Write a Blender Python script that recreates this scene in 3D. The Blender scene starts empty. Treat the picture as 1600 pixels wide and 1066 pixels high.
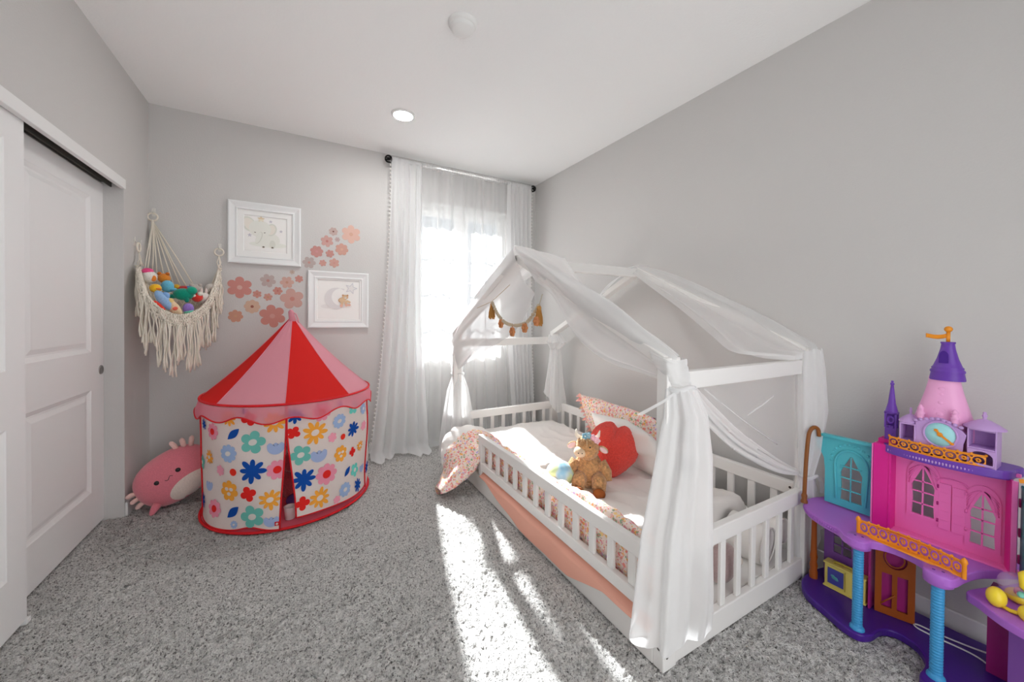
import bpy, bmesh, math, random
from mathutils import Vector, Matrix, noise, Euler
random.seed(7)
S = bpy.context.scene
COL = S.collection
PI = math.pi
XL, XR, YB, YF, HC = -0.945, 2.285, 3.56, -0.60, 2.718

# ---------------------------------------------------------------- materials
def lin(c):
    return c / 12.92 if c <= 0.04045 else ((c + 0.055) / 1.055) ** 2.4
def rgb(r, g, b):
    return (lin(r / 255), lin(g / 255), lin(b / 255), 1)
MATS = {}
def thin_cloth(m, k):
    """let part of the light glow through a thin fabric"""
    nt = m.node_tree; p = nt.nodes['Principled BSDF']; out = nt.nodes['Material Output']
    t = nt.nodes.new('ShaderNodeBsdfTranslucent'); mx = nt.nodes.new('ShaderNodeMixShader'); mx.inputs[0].default_value = k
    t.inputs['Color'].default_value = p.inputs['Base Color'].default_value
    nt.links.new(p.outputs[0], mx.inputs[1]); nt.links.new(t.outputs[0], mx.inputs[2]); nt.links.new(mx.outputs[0], out.inputs['Surface'])
    return m

def mat(name, col, rough=0.6, spec=0.3, bump=0, bscale=200, var=0, vscale=30, metal=0, trans=0, coat=0, sheen=0, emit=0, sss=0):
    if name in MATS: return MATS[name]
    m = bpy.data.materials.new(name); m.use_nodes = True
    nt = m.node_tree; p = nt.nodes['Principled BSDF']
    p.inputs['Base Color'].default_value = col
    p.inputs['Roughness'].default_value = rough
    p.inputs['Specular IOR Level'].default_value = spec
    p.inputs['Metallic'].default_value = metal
    p.inputs['Transmission Weight'].default_value = trans
    p.inputs['Coat Weight'].default_value = coat
    p.inputs['Sheen Weight'].default_value = sheen
    if emit:
        p.inputs['Emission Color'].default_value = (1, .985, .97, 1)
        p.inputs['Emission Strength'].default_value = emit
    if sss:
        p.inputs['Subsurface Weight'].default_value = sss
        p.inputs['Subsurface Radius'].default_value = (.03, .02, .015)
    tc = nt.nodes.new('ShaderNodeTexCoord')
    if bump:
        n = nt.nodes.new('ShaderNodeTexNoise'); n.inputs['Scale'].default_value = bscale; n.inputs['Detail'].default_value = 3
        nt.links.new(tc.outputs['Object'], n.inputs['Vector'])
        b = nt.nodes.new('ShaderNodeBump'); b.inputs['Strength'].default_value = bump; b.inputs['Distance'].default_value = 0.01
        nt.links.new(n.outputs['Fac'], b.inputs['Height']); nt.links.new(b.outputs['Normal'], p.inputs['Normal'])
    if var:
        n = nt.nodes.new('ShaderNodeTexNoise'); n.inputs['Scale'].default_value = vscale; n.inputs['Detail'].default_value = 4
        nt.links.new(tc.outputs['Object'], n.inputs['Vector'])
        r = nt.nodes.new('ShaderNodeValToRGB')
        c = Vector(col[:3])
        r.color_ramp.elements[0].position = .3; r.color_ramp.elements[1].position = .7
        r.color_ramp.elements[0].color = (*(c * (1 - var)), 1); r.color_ramp.elements[1].color = (*[min(1, x * (1 + var)) for x in c], 1)
        nt.links.new(n.outputs['Fac'], r.inputs['Fac']); nt.links.new(r.outputs['Color'], p.inputs['Base Color'])
    MATS[name] = m
    return m

def sheer(name, op, col=(.93, .93, .93, 1), transl=.5, weave=True):
    """thin voile: an open weave that lets part of the light straight through"""
    if name in MATS: return MATS[name]
    m = bpy.data.materials.new(name); m.use_nodes = True
    nt = m.node_tree; nt.nodes.remove(nt.nodes['Principled BSDF'])
    out = nt.nodes['Material Output']
    t = nt.nodes.new('ShaderNodeBsdfTransparent')
    d = nt.nodes.new('ShaderNodeBsdfDiffuse'); d.inputs['Color'].default_value = col
    l = nt.nodes.new('ShaderNodeBsdfTranslucent'); l.inputs['Color'].default_value = col
    m1 = nt.nodes.new('ShaderNodeMixShader'); m1.inputs[0].default_value = transl
    nt.links.new(d.outputs[0], m1.inputs[1]); nt.links.new(l.outputs[0], m1.inputs[2])
    m2 = nt.nodes.new('ShaderNodeMixShader')
    # cloth seen edge-on shows more thread per area
    lw = nt.nodes.new('ShaderNodeLayerWeight'); lw.inputs['Blend'].default_value = .45
    mr = nt.nodes.new('ShaderNodeMapRange')
    mr.inputs['To Min'].default_value = op; mr.inputs['To Max'].default_value = min(1, op + .45)
    nt.links.new(lw.outputs['Facing'], mr.inputs['Value'])
    nt.links.new(mr.outputs['Result'], m2.inputs[0])
    nt.links.new(t.outputs[0], m2.inputs[1]); nt.links.new(m1.outputs[0], m2.inputs[2])
    nt.links.new(m2.outputs[0], out.inputs['Surface'])
    MATS[name] = m
    return m

def floral(name, scale=60, base=(244, 226, 216)):
    """small all-over flower print"""
    if name in MATS: return MATS[name]
    m = mat(name, rgb(*base), .85, .1, bump=.15, bscale=90)
    nt = m.node_tree; p = nt.nodes['Principled BSDF']
    tc = nt.nodes.new('ShaderNodeTexCoord')
    w = nt.nodes.new('ShaderNodeTexNoise'); w.inputs['Scale'].default_value = scale * .9
    nt.links.new(tc.outputs['Object'], w.inputs['Vector'])
    mx = nt.nodes.new('ShaderNodeMixRGB'); mx.blend_type = 'ADD'; mx.inputs[0].default_value = .018
    nt.links.new(tc.outputs['Object'], mx.inputs[1]); nt.links.new(w.outputs['Color'], mx.inputs[2])
    prev = None
    for k, (sc, th) in enumerate(((scale, .44), (scale * 1.9, .36))):
        v = nt.nodes.new('ShaderNodeTexVoronoi'); v.inputs['Scale'].default_value = sc
        nt.links.new(mx.outputs[0], v.inputs['Vector'])
        r = nt.nodes.new('ShaderNodeValToRGB'); r.color_ramp.interpolation = 'CONSTANT'
        cs = [(242, 150, 138), (246, 184, 108), (240, 170, 182), (250, 216, 150), (206, 182, 222), (240, 142, 146), (160, 186, 154), (246, 198, 190)]
        r.color_ramp.elements[0].color = rgb(*cs[0]); r.color_ramp.elements[1].position = 1 / 8; r.color_ramp.elements[1].color = rgb(*cs[1])
        for i in range(2, 8):
            e = r.color_ramp.elements.new(i / 8); e.color = rgb(*cs[(i + 3 * k) % 8])
        sp = nt.nodes.new('ShaderNodeSeparateColor'); nt.links.new(v.outputs['Color'], sp.inputs[0]); nt.links.new(sp.outputs[0], r.inputs['Fac'])
        cmp_ = nt.nodes.new('ShaderNodeMath'); cmp_.operation = 'LESS_THAN'; cmp_.inputs[1].default_value = th
        nt.links.new(v.outputs['Distance'], cmp_.inputs[0])
        mm = nt.nodes.new('ShaderNodeMixRGB'); nt.links.new(cmp_.outputs[0], mm.inputs[0])
        if prev is None: mm.inputs[1].default_value = rgb(*base)
        else: nt.links.new(prev, mm.inputs[1])
        nt.links.new(r.outputs['Color'], mm.inputs[2]); prev = mm.outputs[0]
    nt.links.new(prev, p.inputs['Base Color'])
    return m

def fur(name, col, var=.35, scale=120, bump=.8):
    return mat(name, col, .95, .05, bump=bump, bscale=scale * 1.6, var=var, vscale=scale, sheen=.4)

# ---------------------------------------------------------------- mesh builder
def frame_from(z, up=(0, 0, 1)):
    z = Vector(z).normalized(); u = Vector(up)
    if abs(z.dot(u)) > .98: u = Vector((1, 0, 0))
    x = u.cross(z).normalized(); y = z.cross(x)
    return Matrix((x, y, z)).transposed()

class M:
    def __init__(s): s.v = []; s.f = []; s.m = []; s.s = []
    def add(s, vs, fs, mi=0, smooth=True):
        b = len(s.v); s.v += [Vector(v) for v in vs]
        for f in fs: s.f.append([b + i for i in f]); s.m.append(mi); s.s.append(smooth)
        return s
    def box(s, x0, x1, y0, y1, z0, z1, mi=0):
        return s.add([(x, y, z) for z in (z0, z1) for y in (y0, y1) for x in (x0, x1)],
              [(0, 2, 3, 1), (4, 5, 7, 6), (0, 1, 5, 4), (2, 6, 7, 3), (0, 4, 6, 2), (1, 3, 7, 5)], mi, False)
    def beam(s, p0, p1, w, h, up=(0, 0, 1), mi=0):
        p0, p1 = Vector(p0), Vector(p1); R = frame_from(p1 - p0, up); x, y = R.col[0] * w / 2, R.col[1] * h / 2
        vs = [p + a * x + b * y for p in (p0, p1) for a, b in ((-1, -1), (1, -1), (1, 1), (-1, 1))]
        return s.add(vs, [(3, 2, 1, 0), (4, 5, 6, 7), (0, 1, 5, 4), (1, 2, 6, 5), (2, 3, 7, 6), (3, 0, 4, 7)], mi, False)
    def tube(s, pts, r, n=8, mi=0, closed=False, caps=True):
        pts = [Vector(p) for p in pts]; N = len(pts); rs = r if hasattr(r, '__len__') else [r] * N
        vs = []; prevx = None
        for i, p in enumerate(pts):
            a = pts[(i - 1) % N] if (closed or i > 0) else p; b = pts[(i + 1) % N] if (closed or i < N - 1) else p
            R = frame_from(b - a if (b - a).length > 1e-9 else Vector((0, 0, 1)))
            x, y = R.col[0], R.col[1]
            if prevx is not None:
                z = R.col[2]; x = (prevx - z * prevx.dot(z))
                x = x.normalized() if x.length > 1e-6 else R.col[0]; y = z.cross(x)
            prevx = x
            for k in range(n):
                t = 2 * PI * k / n; vs.append(p + (x * math.cos(t) + y * math.sin(t)) * rs[i])
        fs = [(i * n + k, i * n + (k + 1) % n, ((i + 1) % N) * n + (k + 1) % n, ((i + 1) % N) * n + k) for i in range(N if closed else N - 1) for k in range(n)]
        if not closed and caps: fs += [tuple(range(n - 1, -1, -1)), tuple((N - 1) * n + k for k in range(n))]
        return s.add(vs, fs, mi)
    def lathe(s, prof, c=(0, 0, 0), n=24, mi=0, R=None, a0=0, a1=2 * PI, sx=1, sy=1):
        c = Vector(c); full = abs(a1 - a0 - 2 * PI) < 1e-6; nn = n if full else n + 1; vs = []
        for r, z in prof:
            for k in range(nn):
                t = a0 + (a1 - a0) * k / n; p = Vector((r * math.cos(t) * sx, r * math.sin(t) * sy, z))
                vs.append(c + (R @ p if R else p))
        fs = []
        for i in range(len(prof) - 1):
            for k in range(n):
                k2 = (k + 1) % nn
                fs.append((i * nn + k, i * nn + k2, (i + 1) * nn + k2, (i + 1) * nn + k))
        return s.add(vs, fs, mi)
    def ell(s, c, r, R=None, nu=20, nv=14, mi=0, disp=None):
        c = Vector(c); r = (r, r, r) if not hasattr(r, '__len__') else r; vs = []
        for j in range(nv + 1):
            ph = PI * j / nv
            for i in range(nu):
                th = 2 * PI * i / nu; u = Vector((math.sin(ph) * math.cos(th), math.sin(ph) * math.sin(th), -math.cos(ph)))
                p = Vector((u.x * r[0], u.y * r[1], u.z * r[2]))
                if disp: p = disp(u, p)
                vs.append(c + (R @ p if R else p))
        fs = [(j * nu + i, j * nu + (i + 1) % nu, (j + 1) * nu + (i + 1) % nu, (j + 1) * nu + i) for j in range(nv) for i in range(nu)]
        return s.add(vs, fs, mi)
    def grid(s, fn, nu, nv, mi=0, wrap=False):
        W = nu if wrap else nu + 1
        vs = [fn(i / nu, j / nv) for j in range(nv + 1) for i in range(W)]
        fs = [(j * W + i, j * W + (i + 1) % W, (j + 1) * W + (i + 1) % W, (j + 1) * W + i) for j in range(nv) for i in range(nu)]
        return s.add(vs, fs, mi)
    def poly(s, pts, mi=0): return s.add(pts, [tuple(range(len(pts)))], mi, False)
    def prism(s, o, ex, ey, pts, d, mi=0, ez=None):
        o, ex, ey = Vector(o), Vector(ex), Vector(ey); ez = Vector(ez) if ez else ex.cross(ey); n = len(pts)
        vs = [o + ex * x + ey * y for x, y in pts] + [o + ex * x + ey * y + ez * d for x, y in pts]
        fs = [tuple(range(n - 1, -1, -1)), tuple(range(n, 2 * n))] + [(i, (i + 1) % n, n + (i + 1) % n, n + i) for i in range(n)]
        return s.add(vs, fs, mi, False)
    def plate(s, o, ex, ey, loops, d, mi=0, bev=0, bend=None):
        """a flat plate with real holes: loops[0] is the outline, the rest are cut out"""
        cu = bpy.data.curves.new('tmp', 'CURVE'); cu.dimensions = '2D'; cu.fill_mode = 'BOTH'; cu.extrude = d / 2 - bev; cu.bevel_depth = bev; cu.bevel_resolution = 0
        if bev: cu.offset = -bev
        for L in loops:
            sp = cu.splines.new('POLY'); sp.points.add(len(L) - 1); sp.use_cyclic_u = True
            for q, (x, y) in zip(sp.points, L): q.co = (x, y, 0, 1)
        ob = bpy.data.objects.new('tmp', cu); COL.objects.link(ob)
        me = bpy.data.meshes.new_from_object(ob.evaluated_get(bpy.context.evaluated_depsgraph_get()))
        o, ex, ey = Vector(o), Vector(ex), Vector(ey); ez = ex.cross(ey)
        vs = []
        for v in me.vertices:
            p = o + ex * v.co.x + ey * v.co.y + ez * v.co.z
            vs.append(bend(p) if bend else p)
        s.add(vs, [tuple(p.vertices) for p in me.polygons], mi, False)
        bpy.data.objects.remove(ob); bpy.data.curves.remove(cu); bpy.data.meshes.remove(me)
        return s
    def ring_loops(s, o, ex, ey, rects, mi=0, cap=True):
        """nested rectangles (x0,x1,y0,y1,depth) joined into a moulding"""
        o, ex, ey = Vector(o), Vector(ex), Vector(ey); ez = ex.cross(ey); vs = []
        for x0, x1, y0, y1, d in rects:
            vs += [o + ex * x + ey * y + ez * d for x, y in ((x0, y0), (x1, y0), (x1, y1), (x0, y1))]
        fs = [(i * 4 + k, i * 4 + (k + 1) % 4, i * 4 + 4 + (k + 1) % 4, i * 4 + 4 + k) for i in range(len(rects) - 1) for k in range(4)]
        if cap: b = (len(rects) - 1) * 4; fs.append((b, b + 1, b + 2, b + 3))
        return s.add(vs, fs, mi, False)
    def build(s, name, mats, parent=None, bevel=0, solid=0, sub=0, loc=None, weld=False, seg=2):
        o_w = Vector(loc) if loc is not None else (WL[parent.name] if parent else Vector((0, 0, 0)))
        me = bpy.data.meshes.new(name); me.from_pydata([v - o_w for v in s.v], [], s.f); me.update()
        for m in (mats if isinstance(mats, (list, tuple)) else [mats]): me.materials.append(m)
        me.polygons.foreach_set('material_index', s.m); me.polygons.foreach_set('use_smooth', s.s)
        if weld:
            bm = bmesh.new(); bm.from_mesh(me); bmesh.ops.remove_doubles(bm, verts=bm.verts, dist=1e-5); bmesh.ops.recalc_face_normals(bm, faces=bm.faces); bm.to_mesh(me); bm.free()
        ob = bpy.data.objects.new(name, me); COL.objects.link(ob)
        if parent: ob.parent = parent
        else: ob.location = o_w
        WL[ob.name] = o_w
        if bevel:
            b = ob.modifiers.new('bevel', 'BEVEL'); b.width = bevel; b.segments = seg; b.limit_method = 'ANGLE'; b.angle_limit = .6
        if sub:
            b = ob.modifiers.new('sub', 'SUBSURF'); b.levels = b.render_levels = sub
        if solid:
            b = ob.modifiers.new('solid', 'SOLIDIFY'); b.thickness = solid; b.offset = 0
        return ob
WL = {}
def tag(o, label, cat, group=None):
    o['label'] = label; o['category'] = cat
    if group: o['group'] = group
    return o
def thing(name, loc, label, cat, group=None):
    o = bpy.data.objects.new(name, None); COL.objects.link(o); o.location = loc; o.empty_display_size = .05
    WL[o.name] = Vector(loc)
    return tag(o, label, cat, group)
def struct(o): o['kind'] = 'structure'; return o
def nz(p, s=1.0): return noise.noise(Vector(p) * s)
def nz3(p, s=1.0): return noise.noise_vector(Vector(p) * s)
def smooth_path(pts, n=6):
    pts = [Vector(p) for p in pts]; out = []
    for i in range(len(pts) - 1):
        p0 = pts[max(0, i - 1)]; p1 = pts[i]; p2 = pts[i + 1]; p3 = pts[min(len(pts) - 1, i + 2)]
        for k in range(n):
            t = k / n
            out.append(.5 * ((2 * p1) + (p2 - p0) * t + (2 * p0 - 5 * p1 + 4 * p2 - p3) * t * t + (3 * p1 - p0 - 3 * p2 + p3) * t ** 3))
    return out + [pts[-1]]
def lerp_table(T, x):
    if x <= T[0][0]: return T[0][1]
    for (a, va), (b, vb) in zip(T, T[1:]):
        if x <= b: return va + (vb - va) * (x - a) / (b - a)
    return T[-1][1]
def ss(a, b, x):
    t = max(0, min(1, (x - a) / (b - a))); return t * t * (3 - 2 * t)

# ---------------------------------------------------------------- camera
cd = bpy.data.cameras.new('camera'); cam = bpy.data.objects.new('camera', cd); COL.objects.link(cam); S.camera = cam
cd.sensor_width = 36; cd.lens = 36 * 584.086 / 1600; cd.shift_y = -(533 - 502.136) / 1600; cd.clip_start = .02
yaw, pit, rol = .51113, .01254, .00966
fw = Vector((math.sin(yaw) * math.cos(pit), math.cos(yaw) * math.cos(pit), -math.sin(pit)))
r0 = Vector((math.cos(yaw), -math.sin(yaw), 0)); u0 = r0.cross(fw)
r1 = r0 * math.cos(rol) + u0 * math.sin(rol); u1 = -r0 * math.sin(rol) + u0 * math.cos(rol)
Rm = Matrix((r1, u1, -fw)).transposed().to_4x4()
cam.matrix_world = Matrix.Translation((0, 0, 1.243)) @ Rm

# ---------------------------------------------------------------- light
W = bpy.data.worlds.new('world'); S.world = W; W.use_nodes = True
bg = W.node_tree.nodes['Background']; bg.inputs[0].default_value = (.97, .985, 1, 1); bg.inputs[1].default_value = 0.85
sd = bpy.data.lights.new('sun', 'SUN'); sd.energy = 42.0; sd.angle = math.radians(1.6); sd.color = (1, .985, .965)
so = bpy.data.objects.new('sun', sd); COL.objects.link(so)
sdir = Vector((-.2, -1, -.745)).normalized()
so.rotation_euler = sdir.to_track_quat('-Z', 'Y').to_euler(); so.location = (2, 8, 5)
S.view_settings.view_transform = 'Standard'; S.view_settings.look = 'None'; S.view_settings.gamma = 1; S.view_settings.use_curve_mapping = False
S.view_settings.exposure = 1.42
S.cycles.transparent_max_bounces = 24; S.cycles.max_bounces = 10; S.cycles.diffuse_bounces = 6; S.cycles.sample_clamp_indirect = 6

# ---------------------------------------------------------------- the room
m_wall = mat('grey_wall_paint', rgb(208, 206, 204), .85, .15, bump=.12, bscale=120)
m_ceil = mat('white_ceiling_paint', rgb(249, 249, 248), .9, .1, bump=.15, bscale=90)
m_white = mat('white_trim_paint', rgb(238, 238, 237), .45, .35)
m_door = mat('white_door_paint', rgb(240, 240, 240), .5, .3)
m_dark = mat('dark_track', rgb(70, 68, 62), .7)
T = .12
def carpet_material():
    m = mat('grey_carpet', rgb(165, 163, 160), 1, 0, bump=.9, bscale=260)
    nt = m.node_tree; p = nt.nodes['Principled BSDF']; tc = nt.nodes.new('ShaderNodeTexCoord')
    n = nt.nodes.new('ShaderNodeTexNoise'); n.inputs['Scale'].default_value = 115; n.inputs['Detail'].default_value = 3; n.inputs['Roughness'].default_value = .7
    nt.links.new(tc.outputs['Object'], n.inputs['Vector'])
    r = nt.nodes.new('ShaderNodeValToRGB'); e = r.color_ramp.elements
    e[0].position = .34; e[0].color = rgb(112, 110, 108); e[1].position = .66; e[1].color = rgb(246, 244, 241); e.new(.46).color = rgb(220, 218, 215)
    nt.links.new(n.outputs['Fac'], r.inputs['Fac'])
    n2 = nt.nodes.new('ShaderNodeTexNoise'); n2.inputs['Scale'].default_value = 5; n2.inputs['Detail'].default_value = 2
    nt.links.new(tc.outputs['Object'], n2.inputs['Vector'])
    r2 = nt.nodes.new('ShaderNodeValToRGB'); r2.color_ramp.elements[0].color = (.86, .86, .86, 1); r2.color_ramp.elements[1].color = (1, 1, 1, 1)
    nt.links.new(n2.outputs['Fac'], r2.inputs['Fac'])
    mx = nt.nodes.new('ShaderNodeMixRGB'); mx.blend_type = 'MULTIPLY'; mx.inputs[0].default_value = 1
    nt.links.new(r.outputs[0], mx.inputs[1]); nt.links.new(r2.outputs[0], mx.inputs[2]); nt.links.new(mx.outputs[0], p.inputs['Base Color'])
    return m
m_carpet = carpet_material()
b = M(); rnd = random.Random(3)
x0, x1, y0, y1 = XL - .75, XR + T, YF, YB + T
def fl(u, v):
    x, y = x0 + (x1 - x0) * u, y0 + (y1 - y0) * v
    return Vector((x + rnd.uniform(-.004, .004), y + rnd.uniform(-.004, .004), -.004 + rnd.uniform(-.010, .008)))
b.grid(fl, 440, 500)
struct(b.build('floor', m_carpet))
struct(M().box(XL - .8, XR + T, YF, YB + T, HC, HC + .1).build('ceiling', m_ceil))
struct(M().box(XR, XR + T, YF, YB + T, -.02, HC).build('wall_right', m_wall))
# back wall with the window opening
wx0, wx1, wz0, wz1 = .945, 1.93, .885, 2.345
b = M()
b.box(XL - .8, wx0, YB, YB + .2, -.02, HC); b.box(wx1, XR, YB, YB + .2, -.02, HC)
b.box(wx0, wx1, YB, YB + .2, -.02, wz0); b.box(wx0, wx1, YB, YB + .2, wz1, HC)
struct(b.build('wall_back', m_wall))
# rear wall behind the camera with a wide opening added to let in sky fill light
b = M(); b.box(XL - .8, -.55, YF - .12, YF, -.02, HC); b.box(1.65, XR + T, YF - .12, YF, -.02, HC); b.box(-.55, 1.65, YF - .12, YF, 2.3, HC)
struct(b.build('wall_rear', m_wall))
# left wall with the closet opening
cy1 = 3.135
b = M(); b.box(XL - .1, XL, cy1, YB, -.02, HC); b.box(XL - .1, XL, YF, cy1, 2.03, HC)
struct(b.build('wall_left', m_wall))
b = M(); b.box(XL - .8, XL - .72, YF, YB, -.02, 2.72); b.box(XL - .72, XL - .1, YF - .05, YF, -.02, 2.72)
struct(b.build('wall_closet', m_wall))
struct(M().box(XL - .72, XL - .1, cy1 + .03, cy1 + .1, -.02, 2.72).build('wall_closet_side', m_wall))
def baseboard(name, x0, x1, y0, y1):
    struct(M().box(x0, x1, y0, y1, -.01, .082).build(name, m_white, bevel=.005))
baseboard('baseboard_back', XL, XR, YB - .013, YB)
baseboard('baseboard_right', XR - .013, XR, YF, YB - .013)
baseboard('baseboard_left', XL, XL + .013, cy1, YB - .013)
# closet header board and track
struct(M().box(XL - .012, XL + .012, YF, cy1 - .006, 1.99, 2.047).build('trim_1', m_white, bevel=.003))
struct(M().box(XL - .1, XL - .013, YF, cy1, 2.018, 2.03).box(XL - .058, XL - .052, YF, cy1, 1.995, 2.02).build('trim_2', m_dark))
m_met = mat('brushed_nickel', rgb(150, 148, 145), .35, .5, metal=.8)
def closet_door(name, X, ya, yb, z1, panels, hy=None):
    d = struct(M().box(X - .034, X - .012, ya, yb, .012, z1).build(name, m_door))
    b = M(); lo = [(ya, .012), (yb, .012), (yb, z1), (ya, z1)]
    b.plate((X - .006, 0, 0), (0, 1, 0), (0, 0, 1), [lo] + [[(p[0], p[2]), (p[1], p[2]), (p[1], p[3]), (p[0], p[3])] for p in panels], .012)
    o = b.build('face_frame', m_door, d)
    for p in panels:
        b = M()
        q = lambda i, dd: (p[0] + i, p[1] - i, p[2] + i, p[3] - i, dd)
        b.ring_loops((X, 0, 0), (0, 1, 0), (0, 0, 1), [q(0, 0), q(.004, -.003), q(.022, -.011), q(.032, -.011), q(.055, -.004)])
        b.build('panel', m_door, d)
    if hy:
        b = M(); b.lathe([(.001, .0015), (.016, .0015), (.021, .006), (.026, .004), (.027, 0)], (X, hy, .907), 24, 0, frame_from((1, 0, 0)))
        h = b.build('finger_pull', m_met, d)
        h['label'] = 'round metal finger pull'
    return d
closet_door('door_1', -.962, 1.40, 2.243, 1.995, [(1.51, 2.13, .23, .80), (1.51, 2.13, 1.02, 1.89)])
closet_door('door_2', -1.035, 2.285, 3.165, 2.005, [(2.405, 2.985, .225, .805), (2.405, 2.985, 1.02, 1.895)], 3.10)
struct(M().box(-.985, -.955, 2.225, 2.255, -.003, .014).build('trim_3', m_white))

# window: frame, two sashes with grilles, glass
win = struct(M().box(wx0, wx0 + .045, YB + .09, YB + .15, wz0, wz1).box(wx1 - .045, wx1, YB + .09, YB + .15, wz0, wz1)
      .box(wx0 + .045, wx1 - .045, YB + .09, YB + .15, wz0, wz0 + .04).box(wx0 + .045, wx1 - .045, YB + .09, YB + .15, wz1 - .075, wz1).build('window_1', m_white, bevel=.004))
M().box(1.395, 1.48, YB + .085, YB + .155, wz0 + .04, wz1 - .075).build('mullion', m_white, win, bevel=.004)
for (xa, xb) in ((wx0 + .045, 1.395), (1.48, wx1 - .045)):
    s = M()
    for a in ((xa, xa + .03), (xb - .03, xb)): s.box(a[0], a[1], YB + .1, YB + .14, wz0 + .04, wz1 - .075)
    for a in ((wz0 + .04, wz0 + .07), (wz1 - .105, wz1 - .075)): s.box(xa + .03, xb - .03, YB + .1, YB + .14, a[0], a[1])
    so_ = s.build('sash', m_white, win, bevel=.003)
    g = M()
    for zz in (1.245, 1.59, 1.93): g.box(xa + .03, xb - .03, YB + .115, YB + .128, zz - .005, zz + .005)
    xm = (xa + xb) / 2; g.box(xm - .005, xm + .005, YB + .1155, YB + .1275, wz0 + .07, wz1 - .105)
    g.build('grille', m_white, so_)
    mg = MATS.get('window_glass')
    if not mg:
        mg = bpy.data.materials.new('window_glass'); mg.use_nodes = True; nt = mg.node_tree; nt.nodes.remove(nt.nodes['Principled BSDF'])
        t_ = nt.nodes.new('ShaderNodeBsdfTransparent'); t_.inputs[0].default_value = (.60, .615, .625, 1)
        g_ = nt.nodes.new('ShaderNodeBsdfGlossy'); g_.inputs['Roughness'].default_value = .02
        mx_ = nt.nodes.new('ShaderNodeMixShader'); mx_.inputs[0].default_value = .05
        nt.links.new(t_.outputs[0], mx_.inputs[1]); nt.links.new(g_.outputs[0], mx_.inputs[2]); nt.links.new(mx_.outputs[0], nt.nodes['Material Output'].inputs[0]); MATS['window_glass'] = mg
    M().box(xa + .03, xb - .03, YB + .12, YB + .123, wz0 + .07, wz1 - .105).build('pane', mg, so_)

# ceiling fittings
m_plast = mat('white_plastic', rgb(240, 240, 238), .5, .35)
t = thing('smoke_detector', (.70, 1.785, HC), 'round white smoke detector with a thick rim on the ceiling, nearer the camera', 'smoke detector')
M().lathe([(.071, 0), (.071, -.012), (.066, -.02), (.06, -.022)], (.70, 1.785, HC), 40).build('base', m_plast, t)
M().lathe([(.06, -.020), (.058, -.034), (.045, -.041), (.001, -.042)], (.70, 1.785, HC), 40).build('cover', m_plast, t)
t = thing('ceiling_light', (.642, 2.806, HC), 'flat round lit ceiling light nearer the curtained window', 'ceiling light')
M().lathe([(.085, 0), (.084, -.008), (.074, -.014), (.068, -.012)], (.642, 2.806, HC), 40).build('trim_ring', m_plast, t)
M().lathe([(.068, -.011), (.05, -.0145), (.001, -.0155)], (.642, 2.806, HC), 40).build('diffuser', mat('lit_diffuser', rgb(250, 248, 244), .5, .2, emit=75), t)
# ---------------------------------------------------------------- curtains
m_black = mat('black_metal', rgb(22, 22, 22), .4, .4, metal=.4)
t = thing('curtain_rod', (1.43, 3.47, 2.64), 'curtain rod with black cage finials above the window', 'curtain rod')
M().tube([(.69, 3.47, 2.64), (2.17, 3.47, 2.64)], .008, 10).build('rod', m_plast, t)
for fx in (.668, 2.193):
    b = M()
    sg = -1 if fx < 1 else 1
    for k in range(5):
        a = PI * k / 5
        b.tube([(fx + .03 * math.cos(q), 3.47 + .03 * math.sin(q) * math.cos(a), 2.64 + .03 * math.sin(q) * math.sin(a)) for q in [2 * PI * i / 20 for i in range(20)]], .0045, 6, closed=True)
    b.ell((fx, 3.47, 2.64), .014); b.tube([(fx - sg * .045, 3.47, 2.64), (fx - sg * .024, 3.47, 2.64)], .012, 12)
    b.build('finial', m_black, t)['label'] = 'black wire cage finial'
for bx in (.72, 2.14):
    M().tube([(bx, YB, 2.64), (bx, 3.47, 2.64)], .006, 8).box(bx - .012, bx + .012, YB - .004, YB, 2.61, 2.67).build('bracket', m_black, t)

m_curt = sheer('curtain_cloth', .90, (.93, .93, .93, 1), .45)
m_voile = sheer('window_voile', .36, (.9, .9, .9, 1), .30)
def curtain(name, xa, xb, flare, folds, amp, mt, ph, y=3.455, puddle=.1, z_top=2.655, nu=150, nv=60, seedv=0):
    def f(u, v):
        z = z_top * (1 - v)
        w = u + .012 * math.sin(6.28 * folds * u * 1.0 + 2 + ph) * v
        xt = xa + (xb - xa) * w
        xbm = flare[0] + (flare[1] - flare[0]) * w
        k = v ** 2.2
        x = xt + (xbm - xt) * k
        a = amp * (.35 + .65 * min(1, v * 4)) * (1 + .5 * nz((u * 5, v * 1.5, seedv), 1))
        yy = y + a * (math.sin(2 * PI * folds * u + ph + 1.2 * nz((u * 3, v * 1.2, seedv + 4))) + .22 * math.sin(2 * PI * folds * 1.7 * u + ph * 2))
        if v > .985 or z < .04:
            q = max(0, (.04 - z) / .04)
            yy -= puddle * q * (.6 + .5 * math.sin(9 * u + ph)); z = .012 + .012 * abs(math.sin(20 * u + ph)) * q
        yy -= puddle * ss(.5, 1, v) * .55
        return Vector((x, min(yy, YB - .02), z))
    b = M(); b.grid(f, nu, nv)
    return b, f
def pompoms(f, u, parent, n=70, side=-1):
    b = M()
    for k in range(n):
        p = f(u, .012 + .95 * k / n)
        b.ell((p.x + side * .008, p.y - .002, p.z), (.0085, .0085, .0085), nu=7, nv=5)
        b.tube([p, (p.x + side * .006, p.y, p.z)], .0015, 4)
    o = b.build('pompom_trim', mat('trim_cotton', rgb(238, 236, 232), .9), parent); o['kind'] = 'stuff'
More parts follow.
